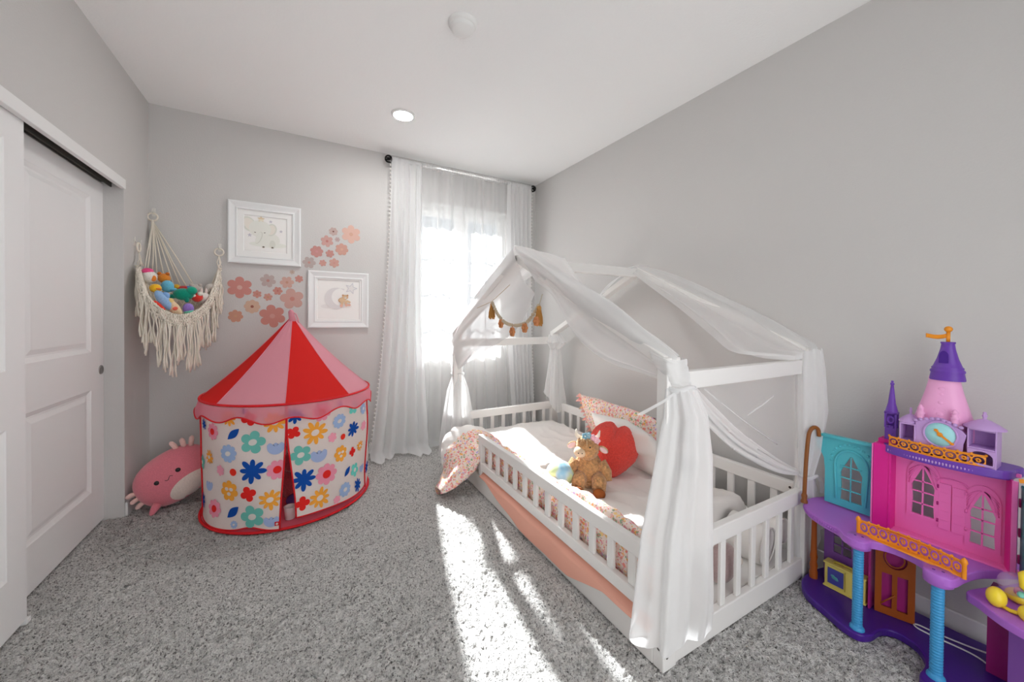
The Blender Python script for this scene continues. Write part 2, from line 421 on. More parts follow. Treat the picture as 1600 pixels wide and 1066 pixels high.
def header(f, parent, ua, ub, mt):
    b = M(); n = 120
    def g(u, v):
        p = f(ua + (ub - ua) * u, 0); a = 2 * PI * v
        return Vector((p.x, 3.468 + .017 * math.cos(a) + .003 * math.sin(u * 240), 2.641 + .02 * math.sin(a) + (.008 * math.sin(u * 170) if v < .4 else 0)))
    b.grid(g, n, 10); return b.build('rod_pocket', mt, parent)
b, f = curtain('curtain', .69, .965, (.50, 1.02), 5, .026, m_curt, .4, seedv=1, puddle=.14)
c = b.build('curtain', m_curt); tag(c, 'white curtain with pompom edge puddling on the carpet, left of the window', 'curtain')
pompoms(f, 0, c); header(f, c, 0, 1, m_curt)
b, f = curtain('curtain', 1.87, 2.172, (1.95, 2.225), 6, .024, m_curt, 1.9, seedv=5, puddle=.05)
c = b.build('curtain', m_curt); tag(c, 'white curtain with pompom edge in the corner right of the window', 'curtain')
pompoms(f, 1, c, 70, 1); header(f, c, 0, 1, m_curt)
b, f = curtain('sheer_curtain', .95, 1.90, (.90, 1.97), 8.5, .02, m_voile, .9, y=3.475, puddle=.06, nu=220, seedv=9)
c = b.build('sheer_curtain', m_voile); tag(c, 'see-through white voile curtain hanging across the bright window', 'curtain')
header(f, c, 0, 1, m_voile)

# ---------------------------------------------------------------- pictures
m_frame = mat('white_frame_lacquer', rgb(236, 238, 238), .4, .4)
m_mat = mat('white_mat_board', rgb(244, 244, 242), .8)
m_print = mat('print_paper', rgb(247, 246, 243), .8)
def star2(cx, cy, R, r=.45, n=5, rot=PI / 2): return [(cx + (R if k % 2 == 0 else R * r) * math.cos(rot + PI * k / n), cy + (R if k % 2 == 0 else R * r) * math.sin(rot + PI * k / n)) for k in range(2 * n)]
def ell2(cx, cy, a, b_, rot=0, n=28):
    return [(cx + a * math.cos(t) * math.cos(rot) - b_ * math.sin(t) * math.sin(rot), cy + a * math.cos(t) * math.sin(rot) + b_ * math.sin(t) * math.cos(rot)) for t in [2 * PI * k / n for k in range(n)]]
def picture(x0, x1, z0, z1, label, art, mats, mw):
    cx, cz = (x0 + x1) / 2, (z0 + z1) / 2
    t = thing('picture_frame', (cx, YB, cz), label, 'picture')
    b = M(); o = (x0, YB - .001, z0); w, h = x1 - x0, z1 - z0
    q = lambda i, d: (i, w - i, i, h - i, d)
    b.ring_loops(o, (1, 0, 0), (0, 0, 1), [q(0, 0), q(0, .022), q(.006, .026), q(.012, .026), q(.03, .020), q(.046, .016), q(.05, .019), q(.058, .019), q(.06, .006)], cap=False)
    b.build('frame', m_frame, t)
    b = M(); b.ring_loops(o, (1, 0, 0), (0, 0, 1), [q(.058, .0085), q(mw, .0085), q(mw + .004, .005)], cap=False); b.build('mat', m_mat, t)
    b = M(); b.add([(x0 + mw, YB - .004, z0 + mw), (x1 - mw, YB - .004, z0 + mw), (x1 - mw, YB - .004, z1 - mw), (x0 + mw, YB - .004, z1 - mw)], [(0, 1, 2, 3)], 0, False)
    for k, (pts, mi) in enumerate(art):
        b.add([(x, YB - .0042 - .00012 * k, z) for x, z in pts], [tuple(range(len(pts)))], mi, False)
    b.build('print', mats, t)
pc = lambda n, c: mat('ink_' + n, rgb(*c), .9)
E1 = (-.285, 1.90)
inks = [m_print, pc('elephant', (238, 239, 231)), pc('elephant_ear', (226, 228, 218)), pc('elephant_line', (216, 217, 206)), pc('cream', (240, 234, 216)), pc('gold', (228, 210, 178)), pc('star_grey', (208, 206, 214)), pc('shade_green', (238, 240, 232)), pc('pink', (240, 236, 226)), pc('eye', (120, 110, 100))]
art = [(ell2(-.235, 1.795, .13, .022), 7), (ell2(-.235, 1.835, .075, .058), 1), (ell2(-.21, 1.80, .02, .034), 2), (ell2(-.27, 1.80, .02, .034), 1), (ell2(-.365, 1.945, .045, .062, .5), 2), (ell2(-.362, 1.945, .034, .05, .5), 8), (ell2(-.218, 1.915, .036, .05, -.3), 2), (ell2(-.219, 1.915, .027, .04, -.3), 8),
       (ell2(-.293, 1.915, .072, .068), 1), (ell2(-.30, 1.845, .018, .05, -.35), 3), (ell2(-.302, 1.845, .0155, .047, -.35), 1), (ell2(-.262, 1.888, .006, .003, .3), 9), (ell2(-.325, 1.885, .006, .003, -.3), 9),
       (star2(-.286, 1.993, .026, .5, 5), 5), (ell2(-.286, 1.985, .018, .008), 4), (star2(-.36, 1.86, .017, .4), 6), (star2(-.222, 1.98, .013, .5), 6), (star2(-.152, 1.91, .013, .5), 6), (ell2(-.21, 1.775, .008, .006), 9), (ell2(-.27, 1.775, .008, .006), 9)]
picture(-.497, -.012, 1.635, 2.114, 'white framed print of a pale baby elephant, hung higher beside the hammock', art, inks, .098)
inks2 = [m_print, pc('moon', (230, 227, 227)), pc('moon_light', (238, 236, 234)), pc('star_line', (205, 206, 214)), pc('bear', (226, 196, 160)), pc('bear_dark', (205, 160, 120)), pc('bear_pink', (232, 190, 170)), m_print]
def cres(cx, cz, R, r, dx, dz):
    out = [(cx + R * math.cos(a), cz + R * math.sin(a)) for a in [math.radians(50 + 260 * k / 30) for k in range(31)]]
    inn = [(cx + dx + r * math.cos(a), cz + dz + r * math.sin(a)) for a in [math.radians(292 - 224 * k / 30) for k in range(31)]]
    return out + inn
m0 = (.262, 1.385)
cr_ = cres(.255, 1.385, .092, .075, .038, .012)
quads = [([cr_[k], cr_[k + 1], cr_[60 - k], cr_[61 - k]], 1) for k in range(30)]
art2 = [(ell2(.185, 1.315, .05, .018), 2), (ell2(.32, 1.318, .06, .014), 2)] + quads + [(star2(.372, 1.475, .052, .45, 5, 1.3), 3), (star2(.372, 1.475, .042, .45, 5, 1.3), 2), (ell2(.30, 1.372, .03, .022, .2), 5), (ell2(.302, 1.372, .027, .019, .2), 4),
     (ell2(.325, 1.398, .024, .02), 5), (ell2(.325, 1.397, .021, .0175), 4), (ell2(.307, 1.413, .008, .008), 5), (ell2(.343, 1.413, .008, .008), 5), (ell2(.327, 1.391, .009, .006), 2), (ell2(.318, 1.401, .002, .002), 5), (ell2(.334, 1.401, .002, .002), 5),
     (ell2(.30, 1.345, .012, .02), 4), (ell2(.33, 1.345, .012, .02), 4), (ell2(.295, 1.322, .012, .014), 6), (ell2(.335, 1.33, .012, .014), 6), (ell2(.357, 1.33, .013, .01), 6), (ell2(.35, 1.36, .02, .009, -.4), 4)]
picture(.038, .514, 1.131, 1.613, 'white framed print of a teddy bear on a crescent moon, right of the tent top', art2, inks2, .072)

# ---------------------------------------------------------------- flower stickers
def flower2(R, n, rot=0, petal=.36, inner=.66):
    """outline of n round petals"""
    out = []; N = n * 14
    for k in range(N):
        a = 2 * PI * k / N; loc = ((a * n / (2 * PI)) % 1 - .5) * 2 * PI / n
        # distance to the edge of a circle of radius pr at distance dc
        dc = R * inner; pr = R * (1 - inner)
        pr = max(pr, dc * math.sin(PI / n) * 1.02)
        dc = R - pr
        s_ = dc * math.sin(loc); q = pr * pr - s_ * s_
        r = dc * math.cos(loc) + (math.sqrt(q) if q > 0 else 0)
        out.append((r * math.cos(a + rot), r * math.sin(a + rot)))
    return out
STK = [(-.424, 1.448, .084, 6, (206, 142, 134), (216, 176, 168), 'largest dusty rose flower sticker tucked beside the hammock fringe'),
 (-.24, 1.511, .054, 6, (188, 172, 168), (190, 140, 132), 'grey mauve flower sticker under the left half of the elephant picture'),
 (-.11, 1.504, .05, 6, (206, 168, 156), (196, 150, 130), 'beige pink flower sticker under the right half of the elephant picture'),
 (-.074, 1.59, .019, 6, (196, 178, 166), (170, 140, 120), 'tiny beige flower sticker just below the elephant picture'),
 (-.025, 1.537, .031, 6, (202, 146, 136), (206, 140, 130), 'small rose flower sticker at the upper left of the bear picture'),
 (-.174, 1.432, .034, 6, (202, 142, 130), (196, 120, 110), 'small coral flower sticker directly above the big pale five petal one'),
 (-.24, 1.38, .031, 6, (204, 152, 138), (200, 150, 110), 'small peach flower sticker between two tiny coral ones, middle of the lower cluster'),
 (-.312, 1.401, .031, 6, (200, 144, 132), (196, 130, 110), 'small coral flower sticker right beside the largest dusty rose one'),
 (-.073, 1.371, .086, 5, (204, 164, 154), (200, 140, 128), 'large pale rose five petal flower sticker left of the bear picture'),
 (-.344, 1.302, .054, 8, (210, 178, 156), (160, 100, 84), 'tan flower sticker with a brown centre below the largest rose one'),
 (-.45, 1.226, .049, 7, (204, 152, 130), (206, 160, 130), 'orange tan flower sticker, lowest of all, near the hammock fringe'),
 (-.21, 1.228, .092, 6, (200, 138, 128), (206, 156, 146), 'large deep rose flower sticker touching the peak of the play tent'),
 (.048, 1.678, .05, 6, (186, 172, 168), (200, 150, 140), 'grey mauve flower sticker touching the lower right of the elephant picture'),
 (.15, 1.682, .029, 6, (206, 156, 146), (206, 160, 140), 'small pink flower sticker just above the bear picture frame'),
 (.238, 1.689, .041, 6, (206, 162, 150), (206, 150, 140), 'pale pink flower sticker above the right half of the bear picture'),
 (.204, 1.766, .034, 6, (198, 146, 138), (206, 150, 130), 'small rose flower sticker in the middle of the upper cluster'),
 (.297, 1.811, .053, 7, (206, 160, 146), (214, 170, 150), 'peach flower sticker below the biggest upper flower'),
 (.104, 1.775, .05, 7, (200, 146, 140), (206, 150, 150), 'rose flower sticker at the left of the upper cluster'),
 (.182, 1.87, .05, 6, (206, 164, 156), (196, 130, 124), 'pink flower sticker with a red centre above the rose ones'),
 (.262, 1.893, .021, 6, (190, 168, 166), (190, 150, 150), 'tiny grey pink flower sticker left of the biggest upper flower'),
 (.23, 1.958, .036, 7, (196, 172, 166), (130, 90, 84), 'small grey pink flower sticker with a dark centre, top of the cluster'),
 (.371, 1.95, .08, 6, (222, 184, 170), (214, 170, 150), 'biggest peach flower sticker at the top right of the upper cluster')]
for k, (x, z, R, n, c1, c2, lab) in enumerate(STK):
    t = thing('flower_sticker', (x, YB, z), lab, 'wall sticker', 'flower stickers on the back wall')
    m1 = mat('sticker_%d_%d_%d' % c1, rgb(*c1), .7); m2 = mat('sticker_%d_%d_%d' % c2, rgb(*c2), .7)
    b = M(); b.prism((x, YB - .0004, z), (1, 0, 0), (0, 0, 1), flower2(R, n, .3 * k), .0012); b.build('petals', m1, t)
    b = M(); b.prism((x, YB - .0014, z), (1, 0, 0), (0, 0, 1), ell2(0, 0, R * .2, R * .2, 0, 20), .0008); b.build('flower_centre', m2, t)

# ---------------------------------------------------------------- corner hammock of soft toys
m_rope = mat('cotton_rope', rgb(242, 234, 220), .95, .05, bump=.4, bscale=300)
m_hook = mat('hook_plastic', rgb(225, 222, 216), .4)
HK = [(Vector((XL, 3.298, 1.705)), Vector((1, 0, 0)), 'clear wall hook on the left wall holding the hammock'), (Vector((-.920, YB, 1.955)), Vector((0, -1, 0)), 'clear wall hook high in the corner holding the hammock'),
      (Vector((-.548, YB, 1.742)), Vector((0, -1, 0)), 'clear wall hook beside the elephant picture holding the hammock')]
tips = []
for p, n, lab in HK:
    t = thing('wall_hook', p, lab, 'hook')
    s_ = n.cross(Vector((0, 0, 1)))
    b = M(); b.beam(p + n * .001 + Vector((0, 0, -.03)), p + n * .001 + Vector((0, 0, .03)), .02, .004, up=n); b.build('back_plate', m_hook, t, bevel=.002)
    b = M(); b.tube([p + n * .003 + Vector((0, 0, .0)), p + n * .02 + Vector((0, 0, -.012)), p + n * .03 + Vector((0, 0, -.006)), p + n * .032 + Vector((0, 0, .012))], .0035, 8); b.build('prong', m_hook, t)
    tips.append(p + n * .021 + Vector((0, 0, -.012)))
ham = thing('toy_hammock', (-.72, 3.3, 1.2), 'cream macrame corner hammock with long fringe full of soft toys', 'toy hammock')
rings = []
for k, (tp, (p, n, _)) in enumerate(zip(tips, HK)):
    s_ = n.cross(Vector((0, 0, 1))); c = tp + Vector((0, 0, -.024))
    b = M(); b.tube([c + (s_ * math.cos(a) + Vector((0, 0, 1)) * math.sin(a)) * .027 for a in [2 * PI * i / 24 for i in range(24)]], .0055, 8, closed=True)
    b.build('ring', m_rope, ham); rings.append(c + Vector((0, 0, -.03)))
A_, C_, B_ = rings[0], rings[1], rings[2]     # left wall, corner, back wall
A0 = A_ + Vector((.01, -.02, -.10)); B0 = B_ + Vector((0, -.02, -.10))
# front rim: sagging curve from A to B bowed into the room
rim = smooth_path([A0, (-.875, 3.16, 1.47), (-.82, 3.10, 1.33), (-.72, 3.08, 1.235), (-.635, 3.13, 1.235), (-.575, 3.27, 1.32), (-.55, 3.42, 1.47), B0], 10)
backrim = smooth_path([A0, (-.925, 3.40, 1.48), (-.90, 3.50, 1.42), (-.80, 3.535, 1.38), (-.70, 3.53, 1.36), (-.61, 3.525, 1.42), B0], 10)
nR = len(rim) - 1
def at(path, u):
    x = u * (len(path) - 1); i = min(len(path) - 2, int(x)); return path[i].lerp(path[i + 1], x - i)
def netp(u, v):
    p = at(rim, u).lerp(at(backrim, u), v); sag = .11 * math.sin(PI * v) * math.sin(PI * u) ** .8
    return p + Vector((0, 0, -sag))
b = M()
b.grid(lambda u, v: netp(u, v) + Vector((0, 0, -.006)), 40, 14)
cl = b.build('net_lining', sheer('net_cloth', .85, rgb(226, 216, 198), .3), ham)
b = M(); rr = random.Random(5)
for k in range(26):     # diagonal netting cords
    u0_ = -.4 + 1.5 * k / 25
    for sg in (-.35, .35):
        pts = [netp(min(1, max(0, u0_ + sg * v)), v) for v in [i / 10 for i in range(11)] if 0 <= u0_ + sg * v <= 1]
        if len(pts) > 2: b.tube(pts, .003, 5)
b.tube(rim, .008, 8); b.tube(backrim, .006, 6)
b.build('netting', m_rope, ham)
b = M()
for P_, Q_ in ((A_, A0), (B_, B0)):
    for k in range(5):
        b.tube([P_, P_.lerp(Q_, .5) + Vector((rr.uniform(-.012, .012), rr.uniform(-.012, .012), 0)), Q_ + Vector((rr.uniform(-.02, .02), rr.uniform(-.02, .02), rr.uniform(-.02, .02)))], .003, 5)
for k in range(9):
    q = at(backrim, .14 + .60 * k / 8); b.tube([C_, C_.lerp(q, .5) + Vector((.004 + rr.uniform(-.008, .008), -.006, -.01)), q], .0042, 5)
b.tube([C_ + Vector((0, 0, .01)), C_ + Vector((0, 0, -.07))], .008, 8)
b.build('hanging_cords', m_rope, ham)
# knotted band under the rim and the fringe
def band(u, v):
    p = at(rim, u); wob = .012 * math.sin(u * 90 + v * 9) * math.cos(v * 14)
    c0 = Vector((-.74, 3.35, 0)); out = Vector((p.x - c0.x, p.y - c0.y, 0)); out = out.normalized() if out.length > 0 else out
    return p + out * (.010 + wob) + Vector((0, 0, .012 - .075 * v))
b = M()
for k in range(64):
    u = k / 63
    for sg in (-1, 1):
        pts = [band(min(1, max(0, u + sg * .03 * math.sin(v * PI * 2) * .5)), v) + Vector((0, 0, .006 * sg * math.sin(v * 12))) for v in [i / 8 for i in range(9)]]
        b.tube(pts, .0042, 5)
b.build('knotted_band', m_rope, ham)
b = M()
for k in range(120):
    u = (k + .5) / 120 + rr.uniform(-.003, .003)
    if math.sin(u * 61) > .86: continue
    p = band(min(1, max(0, u)), .9)
    grp = math.sin(u * 2 * PI * 5.5)
    L = .17 + .09 * (math.sin(PI * u) ** 1.5) + .05 * (1 if grp > -.3 else -.6) + rr.uniform(-.025, .025)
    pts = []; dx = rr.uniform(-.012, .012); dy = rr.uniform(-.012, .012)
    for i in range(8):
        v = i / 7; q = p + Vector((dx * v + .004 * math.sin(v * 9 + k), dy * v + .004 * math.cos(v * 8 + k * 2), -L * v))
        q.y = min(q.y, YB - .012); q.x = max(q.x, XL + .012); pts.append(q)
    b.tube(pts, [.0042] * 6 + [.0065, .005], 5)
o = b.build('fringe', m_rope, ham); o['kind'] = 'stuff'; o['label'] = 'long cream rope fringe with knotted ends'

def plush(name, c, r, col, label, feats=(), rot=(0, 0, 0)):
    t = thing(name, c, label, 'soft toy', 'soft toys heaped in the corner hammock')
    R = Euler(rot).to_matrix(); mt = fur('plush_%d_%d_%d' % col, rgb(*col), .12, 150, .3)
    M().ell(c, r, R, 18, 12).build('body', mt, t)
    for nm, off, rr_, c2 in feats:
        M().ell(Vector(c) + R @ Vector(off), rr_, R, 12, 8).build(nm, fur('plush_%d_%d_%d' % c2, rgb(*c2), .12, 150, .3), t)
    return t
plush('plush_bird', (-.855, 3.23, 1.475), (.038, .035, .04), (240, 236, 230), 'white round plush with a hot pink cap at the hammock left end', [('cap', (-.008, 0, .035), (.03, .028, .022), (238, 80, 140)), ('wing', (.025, -.02, -.01), (.014, .01, .02), (236, 140, 60))])
plush('plush_lion', (-.80, 3.29, 1.475), (.034, .03, .032), (222, 138, 52), 'orange brown plush behind the white and pink one', [('ear', (.02, -.01, .028), (.012, .008, .012), (200, 110, 40)), ('ear', (-.02, -.01, .028), (.012, .008, .012), (200, 110, 40))])
plush('plush_octopus', (-.775, 3.26, 1.42), (.034, .03, .04), (110, 190, 220), 'light blue plush right of the white and pink one', [('arm', (.03, -.01, -.02), (.022, .012, .012), (110, 190, 220))])
plush('plush_duck', (-.81, 3.165, 1.40), (.03, .028, .028), (246, 190, 40), 'yellow plush duck at the front edge of the hammock', [('beak', (.02, -.022, -.004), (.014, .012, .006), (240, 120, 30))])
plush('plush_whale', (-.765, 3.14, 1.325), (.03, .024, .07), (150, 186, 226), 'long pale blue plush lying along the hammock rim', [('fin', (.026, -.006, .02), (.02, .008, .022), (130, 170, 220))], (0, -.55, 0))
plush('plush_fish', (-.775, 3.115, 1.275), (.018, .02, .055), (232, 60, 40), 'flat red plush under the pale blue one', [('tail', (0, 0, -.05), (.02, .01, .02), (240, 120, 40))], (0, -.6, 0))
plush('plush_dinosaur', (-.69, 3.24, 1.37), (.055, .035, .04), (20, 150, 125), 'emerald green plush in the middle of the heap', [('head', (.045, -.01, .025), (.03, .026, .028), (24, 160, 130)), ('tail', (-.05, 0, -.015), (.034, .014, .014), (20, 140, 118)), ('leg', (.02, -.015, -.035), (.014, .014, .02), (20, 140, 118))])
plush('plush_ladybird', (-.625, 3.27, 1.355), (.032, .03, .034), (222, 62, 52), 'red spotted plush right of the green one', [('head', (.02, -.018, .022), (.016, .015, .015), (238, 232, 220)), ('spot', (-.01, -.026, .008), (.01, .006, .01), (250, 240, 230))])
plush('plush_bear', (-.66, 3.42, 1.41), (.042, .03, .04), (206, 198, 190), 'grey plush bear at the back of the heap', [('ear', (.024, -.01, .034), (.012, .008, .012), (200, 190, 182)), ('ear', (-.024, -.01, .034), (.012, .008, .012), (200, 190, 182))])
plush('plush_parrot', (-.71, 3.36, 1.41), (.05, .028, .024), (200, 60, 60), 'multicoloured red plush behind the green one', [('wing', (.03, -.012, .008), (.025, .012, .015), (60, 130, 200)), ('head', (-.04, -.01, .014), (.02, .018, .018), (240, 190, 60))])
plush('plush_rabbit', (-.60, 3.34, 1.35), (.036, .034, .04), (238, 232, 226), 'white plush rabbit at the right of the heap', [('ear', (.012, -.006, .045), (.009, .007, .026), (238, 220, 214)), ('ear', (-.014, -.006, .045), (.009, .007, .026), (238, 220, 214))])
plush('plush_cat', (-.655, 3.19, 1.275), (.03, .026, .036), (150, 120, 200), 'purple and mint plush at the lowest point of the rim', [('skirt', (.012, -.008, -.026), (.034, .02, .018), (120, 210, 180))])
plush('plush_sheep', (-.575, 3.43, 1.42), (.042, .04, .04), (212, 204, 196), 'woolly beige plush at the hammock right end', [('muzzle', (.01, -.034, 0), (.018, .014, .016), (196, 184, 172))])
plush('plush_doll', (-.715, 3.15, 1.275), (.028, .022, .06), (236, 206, 170), 'beige patterned plush doll leaning over the rim', [('hair', (0, -.004, .05), (.024, .02, .02), (230, 200, 130)), ('bow', (.006, -.02, -.005), (.014, .008, .012), (236, 110, 90))], (0, -.5, 0))
# ---------------------------------------------------------------- play tent
TC = (-.06, 2.985)
m_red = mat('red_tent_fabric', rgb(232, 44, 40), .7, .15, bump=.08, bscale=60)
m_pink = mat('pink_tent_fabric', rgb(240, 168, 182), .7, .15, bump=.08, bscale=60)
m_pipe = mat('red_piping', rgb(216, 24, 34), .6)
m_twall = mat('printed_white_fabric', rgb(243, 234, 228), .8, .1, bump=.12, bscale=40)
for m_, k_ in ((m_red, .3), (m_pink, .3), (m_twall, .2)): thin_cloth(m_, k_)
fcol = dict(db=(24, 78, 165), pr=(238, 150, 172), leaf=(24, 78, 165), teal=(112, 190, 178), teal2=(112, 212, 200), lb=(160, 184, 222), or8=(246, 166, 62), pk=(240, 160, 180), dot=(232, 56, 40), tul=(166, 182, 220), orw=(246, 164, 60), red=(228, 44, 40))
fcol['or'] = (248, 170, 66)
tent = thing('play_tent', (TC[0], TC[1], 0), 'red and pink peaked play tent with flower printed walls', 'play tent')
def tr(a, z):   # wall radius, slightly slack cloth
    k = 1 - .85 * ss(.45, .70, z)
    return .490 + k * (.008 * math.sin(3 * a + 5 * z) + .006 * math.sin(7 * a + z * 9)) - .012 * math.sin(PI * min(1, max(0, z / .72)))
def tp(adeg, z, off=0):
    a = math.radians(adeg); r = tr(a, z) + off
    return Vector((TC[0] + r * math.cos(a), TC[1] + r * math.sin(a), z))
SEAM = [-93 + 46.5 * k for k in range(-3, 4)] + [-93 + 46.5 * 3 + 40.5]
ZE = .728
def roofp(a, v):
    r = .490 * (1 - v) + .008 * v; sag = -.022 * math.sin(PI * v)
    return Vector((TC[0] + r * math.cos(a), TC[1] + r * math.sin(a), ZE + (1.225 - ZE) * v + sag))
seams = [math.radians(-93 + 45 * k) for k in range(8)]
for k in range(8):
    a0, a1 = seams[k], seams[k] + PI / 4
    def rp(u, v, a0=a0, a1=a1):
        flat = .55     # cloth pulled straight between the seams
        A, B = roofp(a0, v), roofp(a1, v); p = A.lerp(B, u); q = roofp(a0 + (a1 - a0) * u, v)
        w = .004 * nz((u * 6 + k, v * 8, k)) * math.sin(PI * u)
        return p.lerp(q, 1 - flat * v ** .4) + Vector((0, 0, w))
    b = M(); b.grid(rp, 12, 26)
    b.build('roof_panel', m_red if k % 2 == 0 else m_pink, tent)
b = M()
for a in seams: b.tube([roofp(a, v / 16) + Vector((0, 0, .001)) for v in range(17)], .0022, 5)
b.build('roof_seam', m_pink, tent)
b = M(); b.tube([(TC[0] + .004, TC[1] - .008, 1.19), (TC[0] - .004, TC[1] - .01, 1.235), (TC[0] - .008, TC[1] - .01, 1.262), (TC[0] - .008, TC[1] - .01, 1.276)], [.024, .019, .017, .006], 14); b.tube([(TC[0] - .012, TC[1] - .02, 1.268), (TC[0] + .022, TC[1] - .016, 1.245), (TC[0] + .036, TC[1] - .012, 1.205), (TC[0] + .035, TC[1] - .012, 1.185)], .004, 8)
b.build('peak_loop', m_pink, tent)
b = M(); n = 120
circ = lambda r, z, f=None: [(TC[0] + r * math.cos(2 * PI * i / n), TC[1] + r * math.sin(2 * PI * i / n), z + (f(2 * PI * i / n) if f else 0)) for i in range(n)]
b.tube(circ(.494, ZE), .007, 8, closed=True); b.build('eave_hoop', m_pipe, tent)
scal = lambda a: .018 * math.sin(a * 12 + 1.2) + .008 * math.sin(5 * a)
def vp_(u, v):
    a = 2 * PI * u; r = .497 + .014 * v + .006 * v * math.sin(a * 12 + .4); z = ZE - .008 - (.075 - scal(a)) * v
    return Vector((TC[0] + r * math.cos(a), TC[1] + r * math.sin(a), z))
b = M(); b.grid(vp_, 160, 6, wrap=True); b.build('valance', sheer('valance_voile', .6, rgb(246, 160, 178), .35), tent)
b = M(); b.tube([vp_(i / 160, 1) for i in range(160)], .0045, 6, closed=True); b.build('valance_piping', m_pipe, tent)
# three cloth walls: a flap either side of the entrance slit and the rest of the round
def tentwall(name, a0, a1, zb, et=None, label=None):
    b = M()
    def f(u, v):
        z1 = ZE - .01; u2 = u; zz = zb(u) + (z1 - zb(u)) * v
        a = a0(zz) + (a1(zz) - a0(zz)) * u
        return tp(a, zz)
    b.grid(f, 70, 24)
    o = b.build(name, m_twall, tent)
    if label: o['label'] = label
    return o, f
s0 = lambda z: -92.3 - 3.4 * ss(.68, .0, z)          # free edge of the left flap
s1 = lambda z: -92.0 + 5.6 * ss(.62, .05, z)         # free edge of the right flap
lf, flf = tentwall('door_flap', lambda z: -166, s0, lambda u: .022 + .022 * math.exp(-((u - .75) / .12) ** 2) - .004 * u, label='left printed flap hanging straight')
rf, frf = tentwall('door_flap', s1, lambda z: -20, lambda u: .062 - .03 * u, label='right printed flap pulled a little open')
bw, fbw = tentwall('back_wall', lambda z: -20, lambda z: 194, lambda u: .02)
def flower_on_wall(b, kind, a, z, r, mi_main, mi_c, clip=None):
    def put(pts, off, mi, ca=0, cz=0):
        n = len(pts); R = .49
        vs = []
        for x, y in [(ca, cz)] + [((x + ca), (y + cz)) for x, y in pts]:
            ad = a + math.degrees(x / R); zz = z + y
            if clip:
                lo, hi = clip(zz); ad = min(hi, max(lo, ad))
            vs.append(tp(ad, min(zz, ZE - .015), off))
        # two rings of faces so that the print follows the curve
        mid = []
        for i in range(n): 
            x, y = pts[i]; ad = a + math.degrees((x * .5 + ca) / R); zz = z + y * .5 + cz
            if clip: lo, hi = clip(zz); ad = min(hi, max(lo, ad))
            mid.append(tp(ad, min(zz, ZE - .015), off))
        b.add([vs[0]] + mid + vs[1:], [(0, 1 + i, 1 + (i + 1) % n) for i in range(n)] + [(1 + i, 1 + n + i, 1 + n + (i + 1) % n, 1 + (i + 1) % n) for i in range(n)], mi)
    rot = (a * .37 + z * 11)
    if kind == 'dot': put(ell2(0, 0, r, r), .0035, mi_main)
    elif kind == 'leaf':
        L = [(r * 1.15 * t, r * .55 * (1 - abs(t) ** 1.7)) for t in [i / 8 - 1 for i in range(17)]]; L += [(x, -y) for x, y in L[-2:0:-1]]
        c_, s_ = math.cos(.75), math.sin(.75); put([(x * c_ - y * s_, x * s_ + y * c_) for x, y in L], .0035, mi_main)
    elif kind == 'tul':
        out = [(r * math.cos(t) * 1.0, r * .95 * math.sin(t)) for t in [PI + PI * i / 12 for i in range(13)]]
        out += [(r * (1 - i / 9), r * (.3 + .25 * abs(math.sin(PI * i / 18 * 3)))) for i in range(0, 19)]
        put(out, .0035, mi_main)
    else:
        np_, inn = dict(db=(8, .72), pr=(8, .74), teal=(5, .62), teal2=(5, .62), lb=(9, .8), or8=(9, .78), orw=(7, .72), pk=(6, .7), red=(4, .6)).get(kind, (9, .78)) if kind != 'or' else (9, .78)
        if kind in ('db', 'or', 'or8'):   # pointed starry petals
            N = np_ * 12; pts = []
            for i in range(N):
                t = 2 * PI * i / N; c_ = abs(math.cos(np_ * t / 2 + .2)); rr_ = r * (.46 + .56 * c_ ** .9) * (1 + .08 * math.sin(3 * t + a)); pts.append((rr_ * math.cos(t), rr_ * math.sin(t)))
        else: pts = flower2(r, np_, rot, inner=inn)
        put(pts, .0035, mi_main)
        if kind == 'pr': put(ell2(0, 0, r * .38, r * .38), .005, 10)
        elif kind in ('teal', 'teal2', 'lb', 'or', 'or8'): put(ell2(0, 0, r * .33, r * .27, .3), .005, 11)
        elif kind == 'orw':
            for i in range(3): put(ell2(0, 0, r * .22, r * .17), .005, 11, .3 * r * math.cos(2.1 * i + .5), .3 * r * math.sin(2.1 * i + .5))
FA = [('db', -154.2, .596, .034), ('pr', -141.5, .572, .05), ('leaf', -124.3, .569, .038), ('teal', -112.1, .521, .066), ('lb', -127.6, .459, .052), ('or8', -148, .413, .042), ('pk', -135.4, .354, .032), ('dot', -124.3, .355, .021), ('db', -112, .361, .067), ('tul', -98.6, .483, .045), ('pr', -97.5, .354, .056), ('orw', -128.1, .245, .06), ('red', -114.3, .233, .044), ('or', -101.3, .193, .055), ('tul', -147.9, .252, .035), ('db', -158.5, .141, .045), ('pr', -141, .129, .053), ('leaf', -125.2, .125, .042), ('teal', -111.8, .104, .066), ('or', -99, .628, .06), ('red', -114.2, .658, .044), ('or', -127.6, .656, .044), ('tul', -100.5, .075, .038), ('lb', -124.3, .056, .022), ('db', -117, .70, .02), ('teal', -161, .36, .045)]
